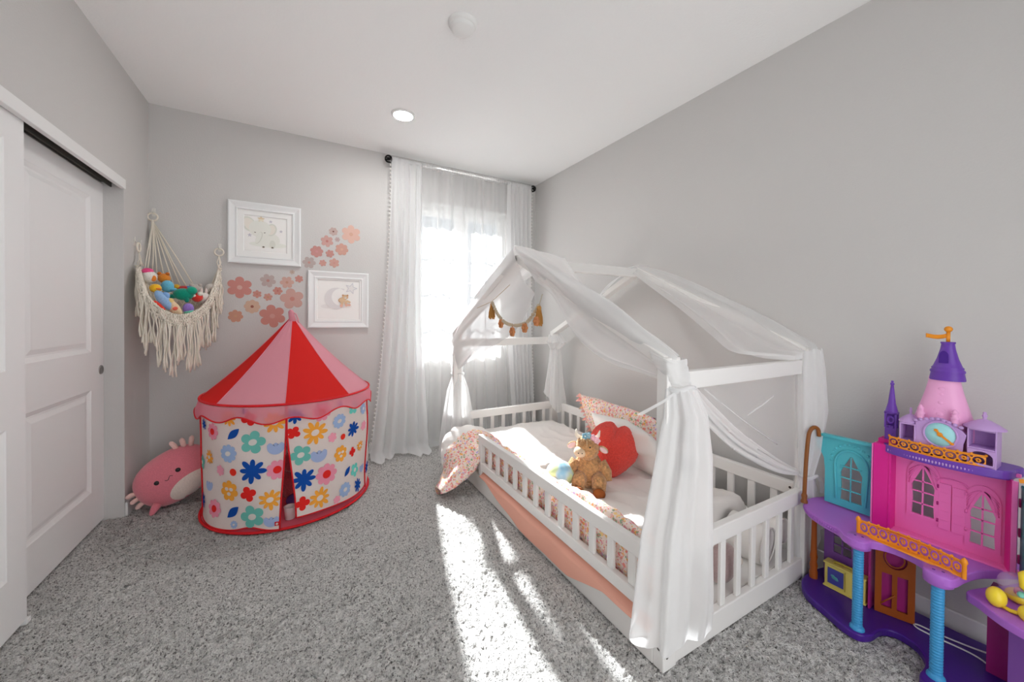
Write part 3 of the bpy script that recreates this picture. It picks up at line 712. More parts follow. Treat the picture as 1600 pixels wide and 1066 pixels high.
FB = [('or', -74.5, .536, .07), ('lb', -56.5, .572, .047), ('teal2', -43.8, .635, .045), ('pr', -70.3, .654, .057), ('db', -87, .655, .045), ('red', -88, .556, .038), ('pk', -61.9, .48, .031), ('dot', -52.4, .462, .019), ('db', -42.3, .489, .05), ('teal', -83.5, .416, .06), ('tul', -71.7, .396, .048), ('orw', -54.5, .359, .052), ('red', -41.8, .335, .032), ('or8', -31.9, .348, .035), ('db', -81.5, .268, .064), ('pr', -66.2, .263, .066), ('leaf', -48.4, .227, .032), ('teal2', -39.3, .207, .046), ('or', -71.1, .132, .06), ('red', -82.5, .132, .04), ('lb', -51.4, .12, .046), ('db', -36.2, .095, .044), ('pk', -58.6, .08, .025), ('db', -56.5, .68, .02), ('tul', -27.4, .184, .034), ('lb', -30, .60, .04), ('pk', -29, .48, .035)]
def prints(F, parent, clip):
    kinds = ['db', 'pr', 'leaf', 'teal', 'teal2', 'lb', 'or8', 'or', 'pk', 'dot']
    ks = []; ml = []
    names = ['db', 'pr', 'teal', 'teal2', 'lb', 'or', 'pk', 'dot', 'tul', 'red']
    ml = [mat('print_' + k, rgb(*fcol[k]), .85, .1) for k in names] + [mat('print_red', rgb(228, 44, 40), .85, .1), m_twall]
    idx = {k: i for i, k in enumerate(names)}; idx['leaf'] = 0; idx['or8'] = 5; idx['orw'] = 5
    b = M()
    for k, a, z, r in F: flower_on_wall(b, k, a, z, r, idx[k], 11, clip)
    b.build('flower_print', ml, parent)
prints(FA, lf, lambda z: (-165.5, s0(z) - .3))
prints(FB, rf, lambda z: (s1(z) + .3, -20.2))
rn = random.Random(11); FC = []
kk = ['db', 'pr', 'teal', 'lb', 'or', 'red', 'tul', 'orw']
for i in range(40):
    FC.append((kk[i % 8], -14 + 5.1 * i, .14 + .13 * ((i * 3) % 5), .045))
prints(FC, bw, lambda z: (-20, 193))
b = M(); b.tube([flf(1, v / 20) + Vector((0, -.002, 0)) for v in range(21)], .005, 6); b.tube([flf(u / 40, 0) for u in range(41)], .004, 6); b.build('flap_binding', m_pipe, lf)
b = M(); b.tube([frf(0, v / 20) + Vector((0, -.002, 0)) for v in range(21)], .005, 6); b.tube([frf(u / 40, 0) for u in range(41)], .004, 6); b.build('flap_binding', m_pipe, rf)
for a_ in (-166, -20): M().tube([tp(a_, .02 + .69 * i / 16, .004) for i in range(17)], .0045, 6).build('side_binding', m_pipe, tent)
b = M(); b.tube(circ(.492, .011), .0075, 8, closed=True); b.build('floor_hoop', m_pipe, tent)
b = M(); b.lathe([(.001, .012), (.25, .013), (.489, .012)], (TC[0], TC[1], 0), 60); b.build('ground_sheet', mat('rose_groundsheet', rgb(232, 112, 134), .7), tent)
b = M(); q = tp(-97.2, .055, .004); b.beam(q + Vector((-.011, 0, 0)), q + Vector((.011, .0, 0)), .022, .003, up=(0, -1, 0)); b.build('maker_tag', m_pipe, lf)
b = M(); b.lathe([(.001, .003), (.006, .003), (.006, 0)], q + Vector((0, -.0015, 0)), 14, 0, frame_from((0, -1, 0))); b.build('tag_circle', m_twall, lf)
# what lies inside, seen through the slit
t = thing('plush_animal', (-.05, 2.86, .02), 'dusky red plush sitting inside the tent behind the slit', 'soft toy')
f1 = fur('dusky_red_plush', rgb(176, 70, 84), .2, 90)
b = M(); b.ell((-.05, 2.86, .13), (.085, .08, .11)); b.build('body', f1, t)
b = M(); b.ell((-.05, 2.82, .28), (.07, .065, .065)); b.build('head', f1, t)
b = M(); b.ell((-.03, 2.77, .05), (.06, .06, .035)); b.build('foot', mat('violet_plush', rgb(96, 72, 150), .9), t)
t = thing('storage_bin', (-.062, 2.60, .02), 'small white plastic bin just inside the tent entrance', 'bin')
b = M(); b.lathe([(.001, .014), (.026, .014), (.032, .085), (.034, .088), (.030, .085), (.024, .02), (.001, .02)], (-.062, 2.60, .002), 20); b.build('bin_body', m_plast, t)

# ---------------------------------------------------------------- pink axolotl cushion
AX_C = Vector((-.72, 3.195, .188))
a31 = math.radians(31); vd = Vector((.16, -.98, .08)).normalized()
ex = Vector((math.cos(a31), .12, math.sin(a31))).normalized(); ey = -vd; ex = (ex - vd * ex.dot(vd)).normalized(); up_ = vd.cross(ex) * -1
if up_.z < 0: up_ = -up_
AR = Matrix((ex, vd, up_)).transposed()      # local x along the face, y towards the viewer, z up the face
m_ax = fur('coral_pink_plush', rgb(232, 132, 146), .08, 200, .25); m_axl = fur('pale_pink_plush', rgb(240, 200, 192), .08, 200, .25); m_axb = fur('cream_belly_plush', rgb(238, 222, 212), .1, 200, .3)
m_eye = mat('black_stitching', rgb(25, 18, 20), .4, .5)
axo = thing('axolotl_cushion', (-.72, 3.195, 0), 'pink axolotl cushion with a pale belly in the corner beside the tent', 'soft toy')
def axs(x, z, out=0):   # point on the front surface
    rx, ry, rz = .205, .125, .163
    k = max(0, 1 - abs(x / rx) ** 2.3 - abs(z / rz) ** 2.3); return AX_C + AR @ Vector((x, ry * k ** .5 + out, z))
def axd(u, p):
    s_ = (abs(u.x) ** 2.3 + abs(u.z) ** 2.3 + abs(u.y) ** 2) ** (-1 / 2.15); return Vector((.205 * u.x * s_, .125 * u.y * s_, .163 * u.z * s_))
M().ell(AX_C, 1, AR, 40, 30, disp=axd).build('body', m_ax, axo)
b = M(); n = 26
cen = (.052, -.098); vs = [axs(cen[0], cen[1], .004)]
for rg in (.25, .5, .75, 1):
    for i in range(n):
        t_ = 2 * PI * i / n; x, z = cen[0] + .125 * rg * math.cos(t_), cen[1] + .078 * rg * math.sin(t_)
        m_ = (abs(x / .205) ** 2.3 + abs(z / .163) ** 2.3)
        if m_ > .97: x *= (.97 / m_) ** .43; z *= (.97 / m_) ** .43
        vs.append(axs(x, z, .005 if rg < 1 else .002))
b.add(vs, [(0, 1 + i, 1 + (i + 1) % n) for i in range(n)] + [(1 + r_ * n + i, 1 + (r_ + 1) * n + i, 1 + (r_ + 1) * n + (i + 1) % n, 1 + r_ * n + (i + 1) % n) for r_ in range(3) for i in range(n)])
b.build('belly_patch', m_axb, axo)
for exx in (-.072, .042):
    M().ell(axs(exx, .038, -.001), (.0135, .006, .0135), AR, 14, 10).build('eye', m_eye, axo)
M().tube([axs(x, .026 - .008 * math.sin((x + .035) / .042 * 2 * PI), .002) for x in [-.035 + .042 * i / 12 for i in range(13)]], .0016, 5).build('mouth', m_eye, axo)
for sd_, base in ((-1, (-.19, .0)), (1, (.12, .122))):
    for k in range(3):
        b0 = AX_C + AR @ Vector((base[0] + (.0 if sd_ < 0 else .032 * (k - 1)), .02, base[1] + (.034 * (k - 1) if sd_ < 0 else -.012 * (k - 1))))
        dr = AR @ (Vector((-1, .1, .25 * (k - 1))) if sd_ < 0 else Vector((.35 + .35 * (k - 1), .1, 1))); dr.normalize()
        L = .05 if sd_ < 0 else .07
        b = M(); b.tube([b0, b0 + dr * L * .5 + Vector((0, 0, .004)), b0 + dr * L * .85, b0 + dr * L], [.013, .0145, .013, .004], 10); b.build('gill', m_axl, axo)
for fx_, fz in ((-.168, -.098),):
    b0 = AX_C + AR @ Vector((fx_ * .86, .07, fz * .86)); dr = (AR @ Vector((fx_, .12, fz))).normalized()
    b = M(); b.tube([b0, b0 + dr * .03, b0 + dr * .055, b0 + dr * .066], [.024, .021, .014, .004], 12); b.build('foot', m_ax, axo)

# ---------------------------------------------------------------- house bed
m_bed = mat('white_bed_paint', rgb(236, 234, 231), .5, .3)
m_bolt = mat('dark_bolt_hole', rgb(62, 52, 46), .5, .3)
BX0, BX1, BY0, BY1 = 1.10, 2.17, .86, 2.985; YR = 1.92
bed = thing('house_bed', (1.635, YR, 0), 'white house shaped floor bed with slatted rails and a gabled frame', 'bed')
bx = lambda name, *a, **k: M().box(*a).build(name, m_bed, bed, bevel=.004)
PW, PD = .07, .045
for px_ in (BX0, BX1 - PW):
    for py_ in (BY0, BY1 - PD):
        p = bx('post', px_, px_ + PW, py_, py_ + PD, 0, 1.105)
        if px_ == BX0 and py_ == BY0:
            b = M()
            for z_ in (.05, .09):
                b.lathe([(.001, .001), (.006, .001), (.006, -.002)], (px_ + .02, py_, z_), 12, 0, frame_from((0, -1, 0)))
            b.lathe([(.001, .001), (.007, .001), (.007, -.002)], (px_, py_ + .02, .075), 12, 0, frame_from((-1, 0, 0)))
            b.build('bolt', m_bolt, p)
for xg in (BX0 + .012, BX1 - .052):
    for ya in (BY0 + .02, BY1 - .02):
        M().beam((xg + .02, ya, 1.09), (xg + .02, YR + (.012 if ya < YR else -.012), 1.59), .04, .068, up=(1, 0, 0)).build('rafter', m_bed, bed, bevel=.004)
M().box(BX0 + .052, BX1 - .052, YR - .022, YR + .022, 1.535, 1.595).build('ridge_beam', m_bed, bed, bevel=.004)
for ya in (BY0 + .004, BY1 - .04): bx('cross_beam', BX0 + PW, BX1 - PW, ya, ya + .036, .985, 1.05)
bx('bed_base', BX0 + .04, BX1 - .04, BY0 + .045, BY1 - .05, .06, .085)
# rails
RS = 2.44
bx('rail_post', BX0 + .002, BX0 + .038, RS - .045, RS, 0, .398)
bx('top_rail', BX0 + .002, BX0 + .034, BY0 + PD, RS - .045, .338, .398)
bx('bottom_rail', BX0 + .002, BX0 + .034, BY0 + PD, RS - .045, .155, .208)
for k in range(12):
    yy = BY0 + PD + (RS - .045 - BY0 - PD) * (k + 1) / 13; bx('slat', BX0 + .010, BX0 + .026, yy - .019, yy + .019, .208, .338)
bx('base_board', BX0 - .002, BX0 + .02, BY0 + PD, BY1 - PD, 0, .115)
for ya, nm in ((BY0 + .006, 0), (BY1 - .038, 1)):
    bx('top_rail', BX0 + PW, BX1 - PW, ya, ya + .032, .362, .428)
    bx('base_board', BX0 + PW, BX1 - PW, ya, ya + .032, .002, .095)
    for k in range(8):
        xx = BX0 + PW + (BX1 - BX0 - 2 * PW) * (k + .75) / 8.5; bx('slat', xx - .016, xx + .016, ya + .008, ya + .024, .095, .362)
bx('top_rail', BX1 - .036, BX1 - .004, BY0 + PD, BY1 - PD, .362, .428)
bx('base_board', BX1 - .036, BX1 - .004, BY0 + PD, BY1 - PD, .002, .20)
for k in range(17):
    yy = BY0 + PD + (BY1 - BY0 - 2 * PD) * (k + 1) / 18; bx('slat', BX1 - .028, BX1 - .012, yy - .019, yy + .019, .20, .362)
b = M()
for yy, zz in ((.93, .385), (.93, .36)): b.lathe([(.001, .001), (.006, .001), (.006, -.002)], (BX1 - .036, yy + .01, zz + .015), 12, 0, frame_from((-1, 0, 0)))
b.build('bolt', m_bolt, bed)

m_cot = mat('white_cotton', rgb(238, 234, 230), .9, .1, bump=.1, bscale=30)
m_flo = floral('floral_cotton', 52)
t = thing('mattress', (1.63, 1.92, .06), 'white mattress on the house bed under the duvet', 'mattress')
def cushbox(x0, x1, y0, y1, z0, z1):
    return M().box(x0, x1, y0, y1, z0, z1)
cushbox(1.165, 2.115, 1.12, 2.925, .06, .235).build('mattress_body', m_cot, t, bevel=.04, seg=4)
# duvet
duv = thing('duvet', (1.63, 1.92, .24), 'white duvet with floral underside, one corner spilling onto the carpet', 'duvet')
def wr(x, y):
    p = (x * 3.2, y * 3.2, 1.7); r1 = 1 - abs(nz(p)) * 2; r2 = 1 - abs(nz((x * 7 + 3, y * 5, 4.2))) * 2
    return .016 * nz((x * 2, y * 2, 0)) + .013 * max(0, r1) ** 3 + .008 * max(0, r2) ** 4
def top(x, y):
    z = .268 + wr(x, y) + .05 * math.exp(-((x - 1.30) / .16) ** 2 - ((y - 1.15) / .35) ** 2) + .03 * math.exp(-((x - 1.8) / .3) ** 2 - ((y - 1.05) / .25) ** 2)
    e = min((y - 1.095) / .07, (2.93 - y) / .05, (2.10 - x) / .05)
    return z - .14 * (1 - ss(0, 1, e)) ** 2
def dv(u, v):
    x = 1.175 + .93 * u; y = 1.085 + 1.84 * v; z = top(x, y)
    if u < .06: z += .05 * (1 - u / .06) * (.5 + .5 * nz((y * 6, 2, 0))) + .045 * math.exp(-((y - 1.2) / .4) ** 2) * (1 - u / .06)
    if v < .002: z = .12
    return Vector((x, y + .01 * nz((x * 9, z * 9, 2)), z))
b = M(); b.grid(dv, 90, 150); b.build('white_cover', m_cot, duv, solid=.006)
def fl_(u, v):   # floral side hanging inside the rail
    y = .93 + 1.50 * u; zt = .372 + .02 * nz((y * 7, 0, 3)) + .035 * math.exp(-((y - 1.25) / .35) ** 2); zb_ = .17
    z = zb_ + (zt - zb_) * min(1, v / .8); x = 1.148 + .010 * math.sin(y * 38 + 2 * nz((y * 3, 0, 0))) * .5 + .008 * nz((y * 14, z * 10, 1))
    x -= .004 * math.sin(v * 5)
    if v > .8:
        q = (v - .8) / .2; x += .075 * q; z = zt + .018 * math.sin(PI * q) - .035 * q + .008 * math.sin(y * 70) * q
    return Vector((x, y, z))
b = M(); b.grid(fl_, 150, 26); b.build('floral_underside', m_flo, duv)['label'] = 'pink and orange floral underside turned up along the rail'
# corner spilling out of the entry gap
cp = smooth_path([(1.30, 2.66, .30), (1.20, 2.66, .335), (1.10, 2.62, .33), (1.02, 2.545, .25), (.95, 2.49, .155), (.88, 2.475, .085), (.815, 2.47, .04)], 6)
ws = [.20, .20, .19, .165, .135, .10, .055]; hs = [.02, .035, .05, .07, .072, .055, .02]
def tail(u, v):
    k = u * (len(cp) - 1); i = min(len(cp) - 2, int(k)); p = cp[i].lerp(cp[i + 1], k - i)
    kk_ = u * 6; j = min(5, int(kk_)); w = ws[j] + (ws[j + 1] - ws[j]) * (kk_ - j); h = hs[j] + (hs[j + 1] - hs[j]) * (kk_ - j)
    a = 2 * PI * v; d = cp[min(len(cp) - 1, i + 1)] - cp[i]; d.z = 0; d.normalize(); s_ = Vector((-d.y, d.x, 0))
    q = p + s_ * w * math.cos(a) + Vector((0, 0, h * math.sin(a)))
    q += Vector((0, 0, 1)) * .018 * nz((q.x * 11, q.y * 11, 5)) + s_ * .012 * nz((q.x * 15, q.z * 15, 2))
    q.z = max(.012, q.z); return q
b = M(); b.grid(lambda u, v: tail(u, v), 60, 40)
for i, f in enumerate(b.f):
    c = sum((b.v[j] for j in f), Vector()) / 4
    if c.y > 2.60 and c.z > .14: b.m[i] = 1
b.build('floral_corner', [m_flo, m_cot], duv)['label'] = 'floral corner lying on the carpet'
# pink sheet hanging below the rail
t = thing('bed_sheet', (1.09, 1.6, .1), 'salmon pink sheet hanging over the base board of the bed', 'bed sheet')
zlow = [(.905, .108), (1.15, .100), (1.38, .028), (1.55, .018), (1.84, .018), (2.05, .055), (2.30, .108), (2.40, .11)]
def sh(u, v):
    y = .91 + 1.48 * u; zb_ = lerp_table(zlow, y)
    if v < .35: q = v / .35; return Vector((1.135 - .042 * q, y, .150 - .030 * q + .004 * nz((y * 9, 1, 1))))
    q = (v - .35) / .65; return Vector((1.091 + .003 * math.sin(y * 17) - .004 * q, y, .120 + (zb_ - .120) * q + .003))
b = M(); b.grid(sh, 90, 16); b.build('sheet_cloth', mat('salmon_sheet', rgb(238, 178, 158), .85, .1, bump=.1, bscale=25), t)
# pillows
def pillow(w, h, th, c, R, mt, name, parent, seed, wr_=.012, ruffle=None):
    b = M()
    for sg in (1, -1):
        def f(u, v, sg=sg):
            x, y = 2 * u - 1, 2 * v - 1
            k = max(0, (1 - abs(x) ** 3) * (1 - abs(y) ** 3)) ** .55
            pinch = 1 - .05 * (1 - abs(y)) * abs(x) ** 4; p2 = 1 - .06 * (1 - abs(x)) * abs(y) ** 4
            q = Vector((x * w / 2 * p2, sg * th / 2 * k, y * h / 2 * pinch))
            q += nz3((x * 2.5 + seed, y * 2.5, sg * 2), 1) * wr_ * min(1, k * 2)
            return Vector(c) + R @ q
        b.grid(f, 36, 28)
        if sg < 0: pass
    return b.build(name, mt, parent, weld=True)
t = thing('pillow', (2.03, 2.0, .3), 'floral pillow with a pink ruffled end leaning on the wall side rail', 'pillow')
R1 = Euler((0, math.radians(0), 0)).to_matrix()
def orient(yaw_, lean, roll=0):   # local y points out of the cushion face, z up
    return Matrix.Rotation(math.radians(yaw_), 3, 'Z') @ Matrix.Rotation(math.radians(lean), 3, 'X') @ Matrix.Rotation(math.radians(roll), 3, 'Y')
RP = orient(86, -22, 0)
pillow(.80, .36, .15, (2.03, 1.99, .445), RP, m_flo, 'pillow_cover', t, 1)
b = M()
def ruf(u, v):
    z = -.17 + .34 * u; x = .385 + .055 * v; y = (.022 * math.sin(u * 60) + .012 * math.sin(u * 23)) * (.3 + v)
    return Vector((2.03, 1.99, .445)) + RP @ Vector((x, y, z))
b.grid(ruf, 80, 4); b.build('ruffle', floral('pink_ruffle', 52, (244, 190, 186)), t)['label'] = 'pink gathered ruffle'
t = thing('pillow', (1.90, 1.72, .28), 'plain white pillow leaning against the floral pillow behind the red heart', 'pillow')
pillow(.66, .36, .17, (1.895, 1.77, .405), orient(80, -32, 3), m_cot, 'pillow_cover', t, 5, .02)
# heart cushion
m_heart = mat('coral_red_fleece', rgb(250, 84, 74), .95, .05, bump=1.0, bscale=170, var=.14, vscale=130, sheen=.2)
t = thing('heart_cushion', (1.67, 1.70, .28), 'fluffy coral red heart cushion behind the brown cow plush', 'cushion')
HR = Matrix((Vector((.72, -.69, 0)), Vector((-.66, -.70, .25)).normalized(), Vector((.15, .16, .97)).normalized())).transposed()
HR = Matrix.Identity(3) if False else HR
hx = Vector((.74, -.67, 0)).normalized(); hy = Vector((-.62, -.69, .38)).normalized(); hz = hx.cross(hy) * 1; 
if hz.z < 0: hz = -hz
rr_ = math.radians(14); hx2 = hx * math.cos(rr_) - hz * math.sin(rr_); hz2 = hz * math.cos(rr_) + hx * math.sin(rr_)
HR = Matrix((hx2, hy, hz2)).transposed(); HC_ = Vector((1.675, 1.70, .432))
def hd(u, p):
    th = math.atan2(u.x, u.z)     # 0 at the top
    c = abs(th); lob = 1 - .17 * math.exp(-(c / .17) ** 2) + .05 * math.exp(-((c - .6) / .5) ** 2)
    tip = 1 + .10 * math.exp(-((PI - c) / .4) ** 2) - .10 * math.exp(-((c - 2.2) / .5) ** 2)
    rad = .15 * lob * tip; pl = math.hypot(u.x, u.z)
    q = Vector((u.x * rad * 1.02, u.y * (.105 - .035 * math.exp(-(u.x / .16) ** 2) * ss(-.2, .9, u.z)), u.z * rad * 1.05))
    return q * (1 + .02 * nz(u * 14) + .012 * nz(u * 30))
M().ell(HC_, 1, HR, 110, 80, disp=hd).build('heart_body', m_heart, t)
# cow plush
cow = thing('cow_plush', (1.43, 1.64, .28), 'shaggy brown cow plush with a flower crown sitting before the red heart', 'soft toy')
m_cow = fur('tan_shaggy_fur', rgb(206, 156, 106), .3, 70, 1.0); m_cowl = fur('light_tan_fur', rgb(222, 184, 138), .25, 80, .9)
cx_ = Vector((.76, -.65, 0)).normalized(); cyv = Vector((-.65, -.76, 0)).normalized(); CO = Vector((1.43, 1.64, .28)); CRm = Matrix((cx_, cyv, Vector((0, 0, 1)))).transposed()
def cpt(x, y, z): return CO + CRm @ Vector((x, y, z))
fz_ = lambda s_: (lambda u, p: p * (1 + .05 * nz(u * 9 + Vector((s_, 0, 0))) + .045 * nz(u * 22 + Vector((s_, 3, 0)))))
M().ell(cpt(.0, 0, .092), (.082, .07, .105), CRm, 60, 44, disp=fz_(1)).build('body', m_cow, cow)
hd_o = M().ell(cpt(-.008, .018, .222), (.066, .064, .07), CRm, 60, 44, disp=fz_(2)).build('head', m_cow, cow)
M().ell(cpt(-.045, .058, .21), (.036, .036, .03), CRm, 24, 16, disp=fz_(3)).build('muzzle', mat('beige_muzzle', rgb(226, 200, 170), .9), cow)
for dx in (-.055, -.035): M().ell(cpt(dx, .092, .213), (.004, .003, .003), CRm, 8, 6).build('nostril', m_eye, cow)
for dx in (-.052, .006): M().ell(cpt(dx, .074 if dx > -.03 else .05, .243), (.006, .005, .006), CRm, 10, 8).build('eye', m_eye, cow)
b = M(); rr2 = random.Random(4)
for k in range(40):
    a_ = rr2.uniform(0, 2 * PI); q = cpt(-.012 + .035 * math.cos(a_) * rr2.random(), .04 + .03 * math.sin(a_) * rr2.random(), .275)
    d_ = Vector((rr2.uniform(-.03, .03), rr2.uniform(-.03, .01), rr2.uniform(-.05, .0))); b.tube([q, q + d_ * .4 + Vector((0, 0, .014)), q + d_], [.006, .005, .001], 5)
b.build('forelock', m_cowl, cow)
m_horn = mat('cream_felt', rgb(240, 230, 214), .85)
for sg in (-1, 1):
    b = M(); b.tube([cpt(sg * .038 - .008, .01, .272), cpt(sg * .062 - .008, .01, .292), cpt(sg * .066 - .004, .008, .322)], [.012, .010, .003], 10); b.build('horn', m_horn, cow)
    e_ = M().ell(cpt(sg * .088 - .006, .012, .232 - (.016 if sg > 0 else 0)), (.030, .01, .018), CRm @ Matrix.Rotation(sg * .55, 3, 'Y'), 16, 10).build('ear', m_cowl, cow)
    M().ell(cpt(sg * .088 - .006, .02, .231 - (.016 if sg > 0 else 0)), (.026, .006, .013), CRm @ Matrix.Rotation(sg * .55, 3, 'Y'), 14, 8).build('ear_lining', mat('pink_ear_lining', rgb(240, 206, 208), .9), e_)
for k, (dx, dz, c_) in enumerate(((-.02, .297, (130, 176, 196)), (.022, .292, (244, 190, 204)), (.045, .276, (244, 200, 210)), (.0, .30, (150, 190, 205)))):
    b = M(); R_ = CRm @ Matrix.Rotation(PI / 2, 3, 'X')
    for j in range(5): b.ell(cpt(dx + .011 * math.cos(1.257 * j), .05, dz + .011 * math.sin(1.257 * j)), (.009, .005, .009), CRm, 8, 6)
    b.build('crown_flower', mat('felt_%d' % k, rgb(*c_), .9), cow)
for sg in (-1, 1):
    b = M(); b.tube([cpt(sg * .068, .02, .15), cpt(sg * .098, .04, .10), cpt(sg * .105, .06, .06)], [.03, .031, .024], 14); b.build('arm', m_cow, cow)
    b = M(); b.tube([cpt(sg * .045 + .006, .03, .07), cpt(sg * .055 + .004, .085, .062), cpt(sg * .056, .125, .035)], [.04, .04, .036], 16); l_ = b.build('leg', m_cow, cow)
    M().ell(cpt(sg * .056, .155, .026), (.034, .022, .036), CRm @ Matrix.Rotation(-.5, 3, 'X'), 18, 12).build('hoof', mat('rust_brown_hoof', rgb(150, 82, 36), .9), l_)['label'] = 'rust brown hoof'
# egg shaped ball
def marb():
    m = mat('pastel_marbled_plush', rgb(200, 225, 190), .7, .2); nt = m.node_tree; p = nt.nodes['Principled BSDF']; tc = nt.nodes.new('ShaderNodeTexCoord')
    n_ = nt.nodes.new('ShaderNodeTexNoise'); n_.inputs['Scale'].default_value = 11; nt.links.new(tc.outputs['Object'], n_.inputs['Vector'])
    r = nt.nodes.new('ShaderNodeValToRGB'); e = r.color_ramp.elements; e[0].position = .32; e[0].color = rgb(150, 200, 226); e[1].position = .72; e[1].color = rgb(196, 220, 170)
    k = e.new(.5); k.color = rgb(214, 232, 180); k = e.new(.42); k.color = rgb(196, 224, 232); nt.links.new(n_.outputs['Fac'], r.inputs['Fac']); nt.links.new(r.outputs[0], p.inputs['Base Color']); return m
t = thing('plush_ball', (1.275, 1.70, .28), 'round pastel blue and green plush beside the brown cow', 'soft toy')
M().ell((1.275, 1.70, .355), (.08, .08, .072), None, 30, 20).build('ball_body', marb(), t)
# toys at the near end
t = thing('flower_cushion', (1.66, .985, .1), 'round mauve cushion with a fabric flower behind the end slats', 'cushion')
m_mv = fur('mauve_plush', rgb(176, 152, 150), .1, 150, .3)
M().ell((1.61, .962, .172), (.085, .045, .085), None, 26, 18).build('cushion_body', m_mv, t)
b = M()
for j in range(6): b.ell((1.65 + .024 * math.cos(1.047 * j), .922, .18 + .024 * math.sin(1.047 * j)), (.016, .008, .016), None, 10, 7)
b.build('flower', mat('greige_felt', rgb(206, 194, 184), .9), t)
M().ell((1.65, .914, .18), .009, None, 10, 8).build('button', mat('taupe_button', rgb(150, 132, 122), .8), t)
def rollq(name, c, r, L, label, d):
    t = thing(name, c, label, 'blanket'); R_ = frame_from(d)
    b = M(); b.lathe([(.001, L), (r * .5, L + .006), (r * .93, L), (r, L - .02), (r * 1.03, L * .5), (r, .0)], c, 30, 0, R_)
    for i in range(len(b.v)): b.v[i] += nz3(b.v[i], 9) * .008
    b.build('roll', m_cot, t)
    b = M(); b.tube([Vector(c) + R_ @ Vector((r * .95 * math.cos(a_), r * .95 * math.sin(a_), L)) for a_ in [2 * PI * i / 30 for i in range(30)]], .004, 6, closed=True); b.build('piping', m_cot, t)
rollq('rolled_quilt', (1.90, 1.10, .178), .09, .17, 'rolled white quilt behind the end slats, middle of the bed end', (.1, -1, -.05))
rollq('rolled_quilt', (2.055, 1.05, .20), .06, .12, 'smaller white bundle at the wall side of the bed end', (.0, -1, .05))
# ---------------------------------------------------------------- canopy cloths
m_can = sheer('canopy_voile', .50, (.93, .93, .93, 1), .42)
m_can2 = sheer('canopy_voile_gathered', .70, (.93, .93, .93, 1), .42)
m_canl = sheer('canopy_voile_single', .16, (.93, .93, .93, 1), .42)
def rows_surface(rows, nu, nv, amp, seed, mt, name, parent, folds=5, along=True):
    """cloth through several guide lines; folds fan out along the guide lines"""
    R = [smooth_path(r, 8) for r in rows]
    def f(u, v):
        x = v * (len(R) - 1); i = min(len(R) - 2, int(x)); q = x - i
        p = [at(R[k], u) for k in (max(0, i - 1), i, i + 1, min(len(R) - 1, i + 2))]
        c = .5 * ((2 * p[1]) + (p[2] - p[0]) * q + (2 * p[0] - 5 * p[1] + 4 * p[2] - p[3]) * q * q + (3 * p[1] - p[0] - 3 * p[2] + p[3]) * q ** 3)
        w = amp * (.25 + math.sin(PI * u) ** .7)
        return c + Vector((nz((u * 1.6, v * folds, seed)), nz((u * 1.6, v * folds, seed + 7)) * .4, nz((u * 1.6, v * folds * 1.3, seed + 3)))) * w
    b = M(); b.grid(f, nu, nv); return b.build(name, mt, parent)
def tailcloth(name, parent, stations, mt, a0, a1, folds, seed, n=70, hem=None):
    """stations: (z, cx, cy, rx, ry) from the tie downwards"""
    st = stations
    def f(u, v):
        k = v * (len(st) - 1); i = min(len(st) - 2, int(k)); q = k - i; q = q * q * (3 - 2 * q) * .5 + q * .5
        z, cx, cy, rx, ry = [a + (b_ - a) * q for a, b_ in zip(st[i], st[i + 1])]
        a = math.radians(a0 + (a1 - a0) * u)
        if hem and v > .8: z += hem(u) * ((v - .8) / .2) ** 2
        ff = 1 + (.09 + .05 * v) * math.sin(folds * a + 1.5 * nz((u * 3, v, seed)) + seed) + .06 * math.sin(folds * 2.3 * a + seed)
        return Vector((cx + rx * ff * math.cos(a), cy + ry * ff * math.sin(a), max(.012, z + .006 * math.sin(folds * a))))
    b = M(); b.grid(f, n, 50); return b.build(name, mt, parent)
def tie(parent, c, r, ends, mt):
    b = M()
    b.tube([Vector(c) + Vector((r * math.cos(a), r * .8 * math.sin(a), .006 * math.sin(3 * a))) for a in [2 * PI * i / 20 for i in range(20)]], .009, 7, closed=True)
    for e in ends:
        p0, p1, p2 = [Vector(c) + Vector(q) for q in e]
        def rib(u, v): 
            p = p0.lerp(p1, u * 2) if u < .5 else p1.lerp(p2, u * 2 - 1); return p + Vector((.7, -.5, 0)) * (.018 * (v - .5) * (.5 + u))
        b.grid(rib, 8, 2)
    return b.build('tie_ribbon', mt, parent)
can = thing('canopy_curtain', (1.11, YR, 1.6), 'sheer white canopy cloth over the bed gable facing the carpet, tied at both posts', 'canopy curtain', None)
pk = (1.09, 1.90, 1.655)
# right half: roof side edge, over the rafter, hanging lower edge
rows_surface([[(1.46, 1.92, 1.62), (1.33, 1.62, 1.44), (1.23, 1.38, 1.315), (1.165, 1.14, 1.205), (1.155, .97, 1.135), (1.165, .87, 1.10)],
              [(1.26, 1.92, 1.645), (1.20, 1.64, 1.50), (1.17, 1.40, 1.385), (1.15, 1.15, 1.262), (1.15, .98, 1.18), (1.16, .86, 1.11)],
              [(1.085, 1.90, 1.655), (1.09, 1.65, 1.545), (1.09, 1.40, 1.415), (1.092, 1.15, 1.295), (1.095, .98, 1.19), (1.12, .845, 1.10)],
              [(1.08, 1.80, 1.55), (1.10, 1.60, 1.44), (1.11, 1.38, 1.27), (1.115, 1.17, 1.15), (1.12, 1.00, 1.09), (1.14, .86, 1.04)],
              [(1.10, 1.70, 1.43), (1.12, 1.54, 1.325), (1.12, 1.381, 1.16), (1.12, 1.169, 1.058), (1.12, .998, 1.028), (1.13, .865, 1.01)]], 60, 60, .028, 3, m_can, 'gable_drape', can, 6)
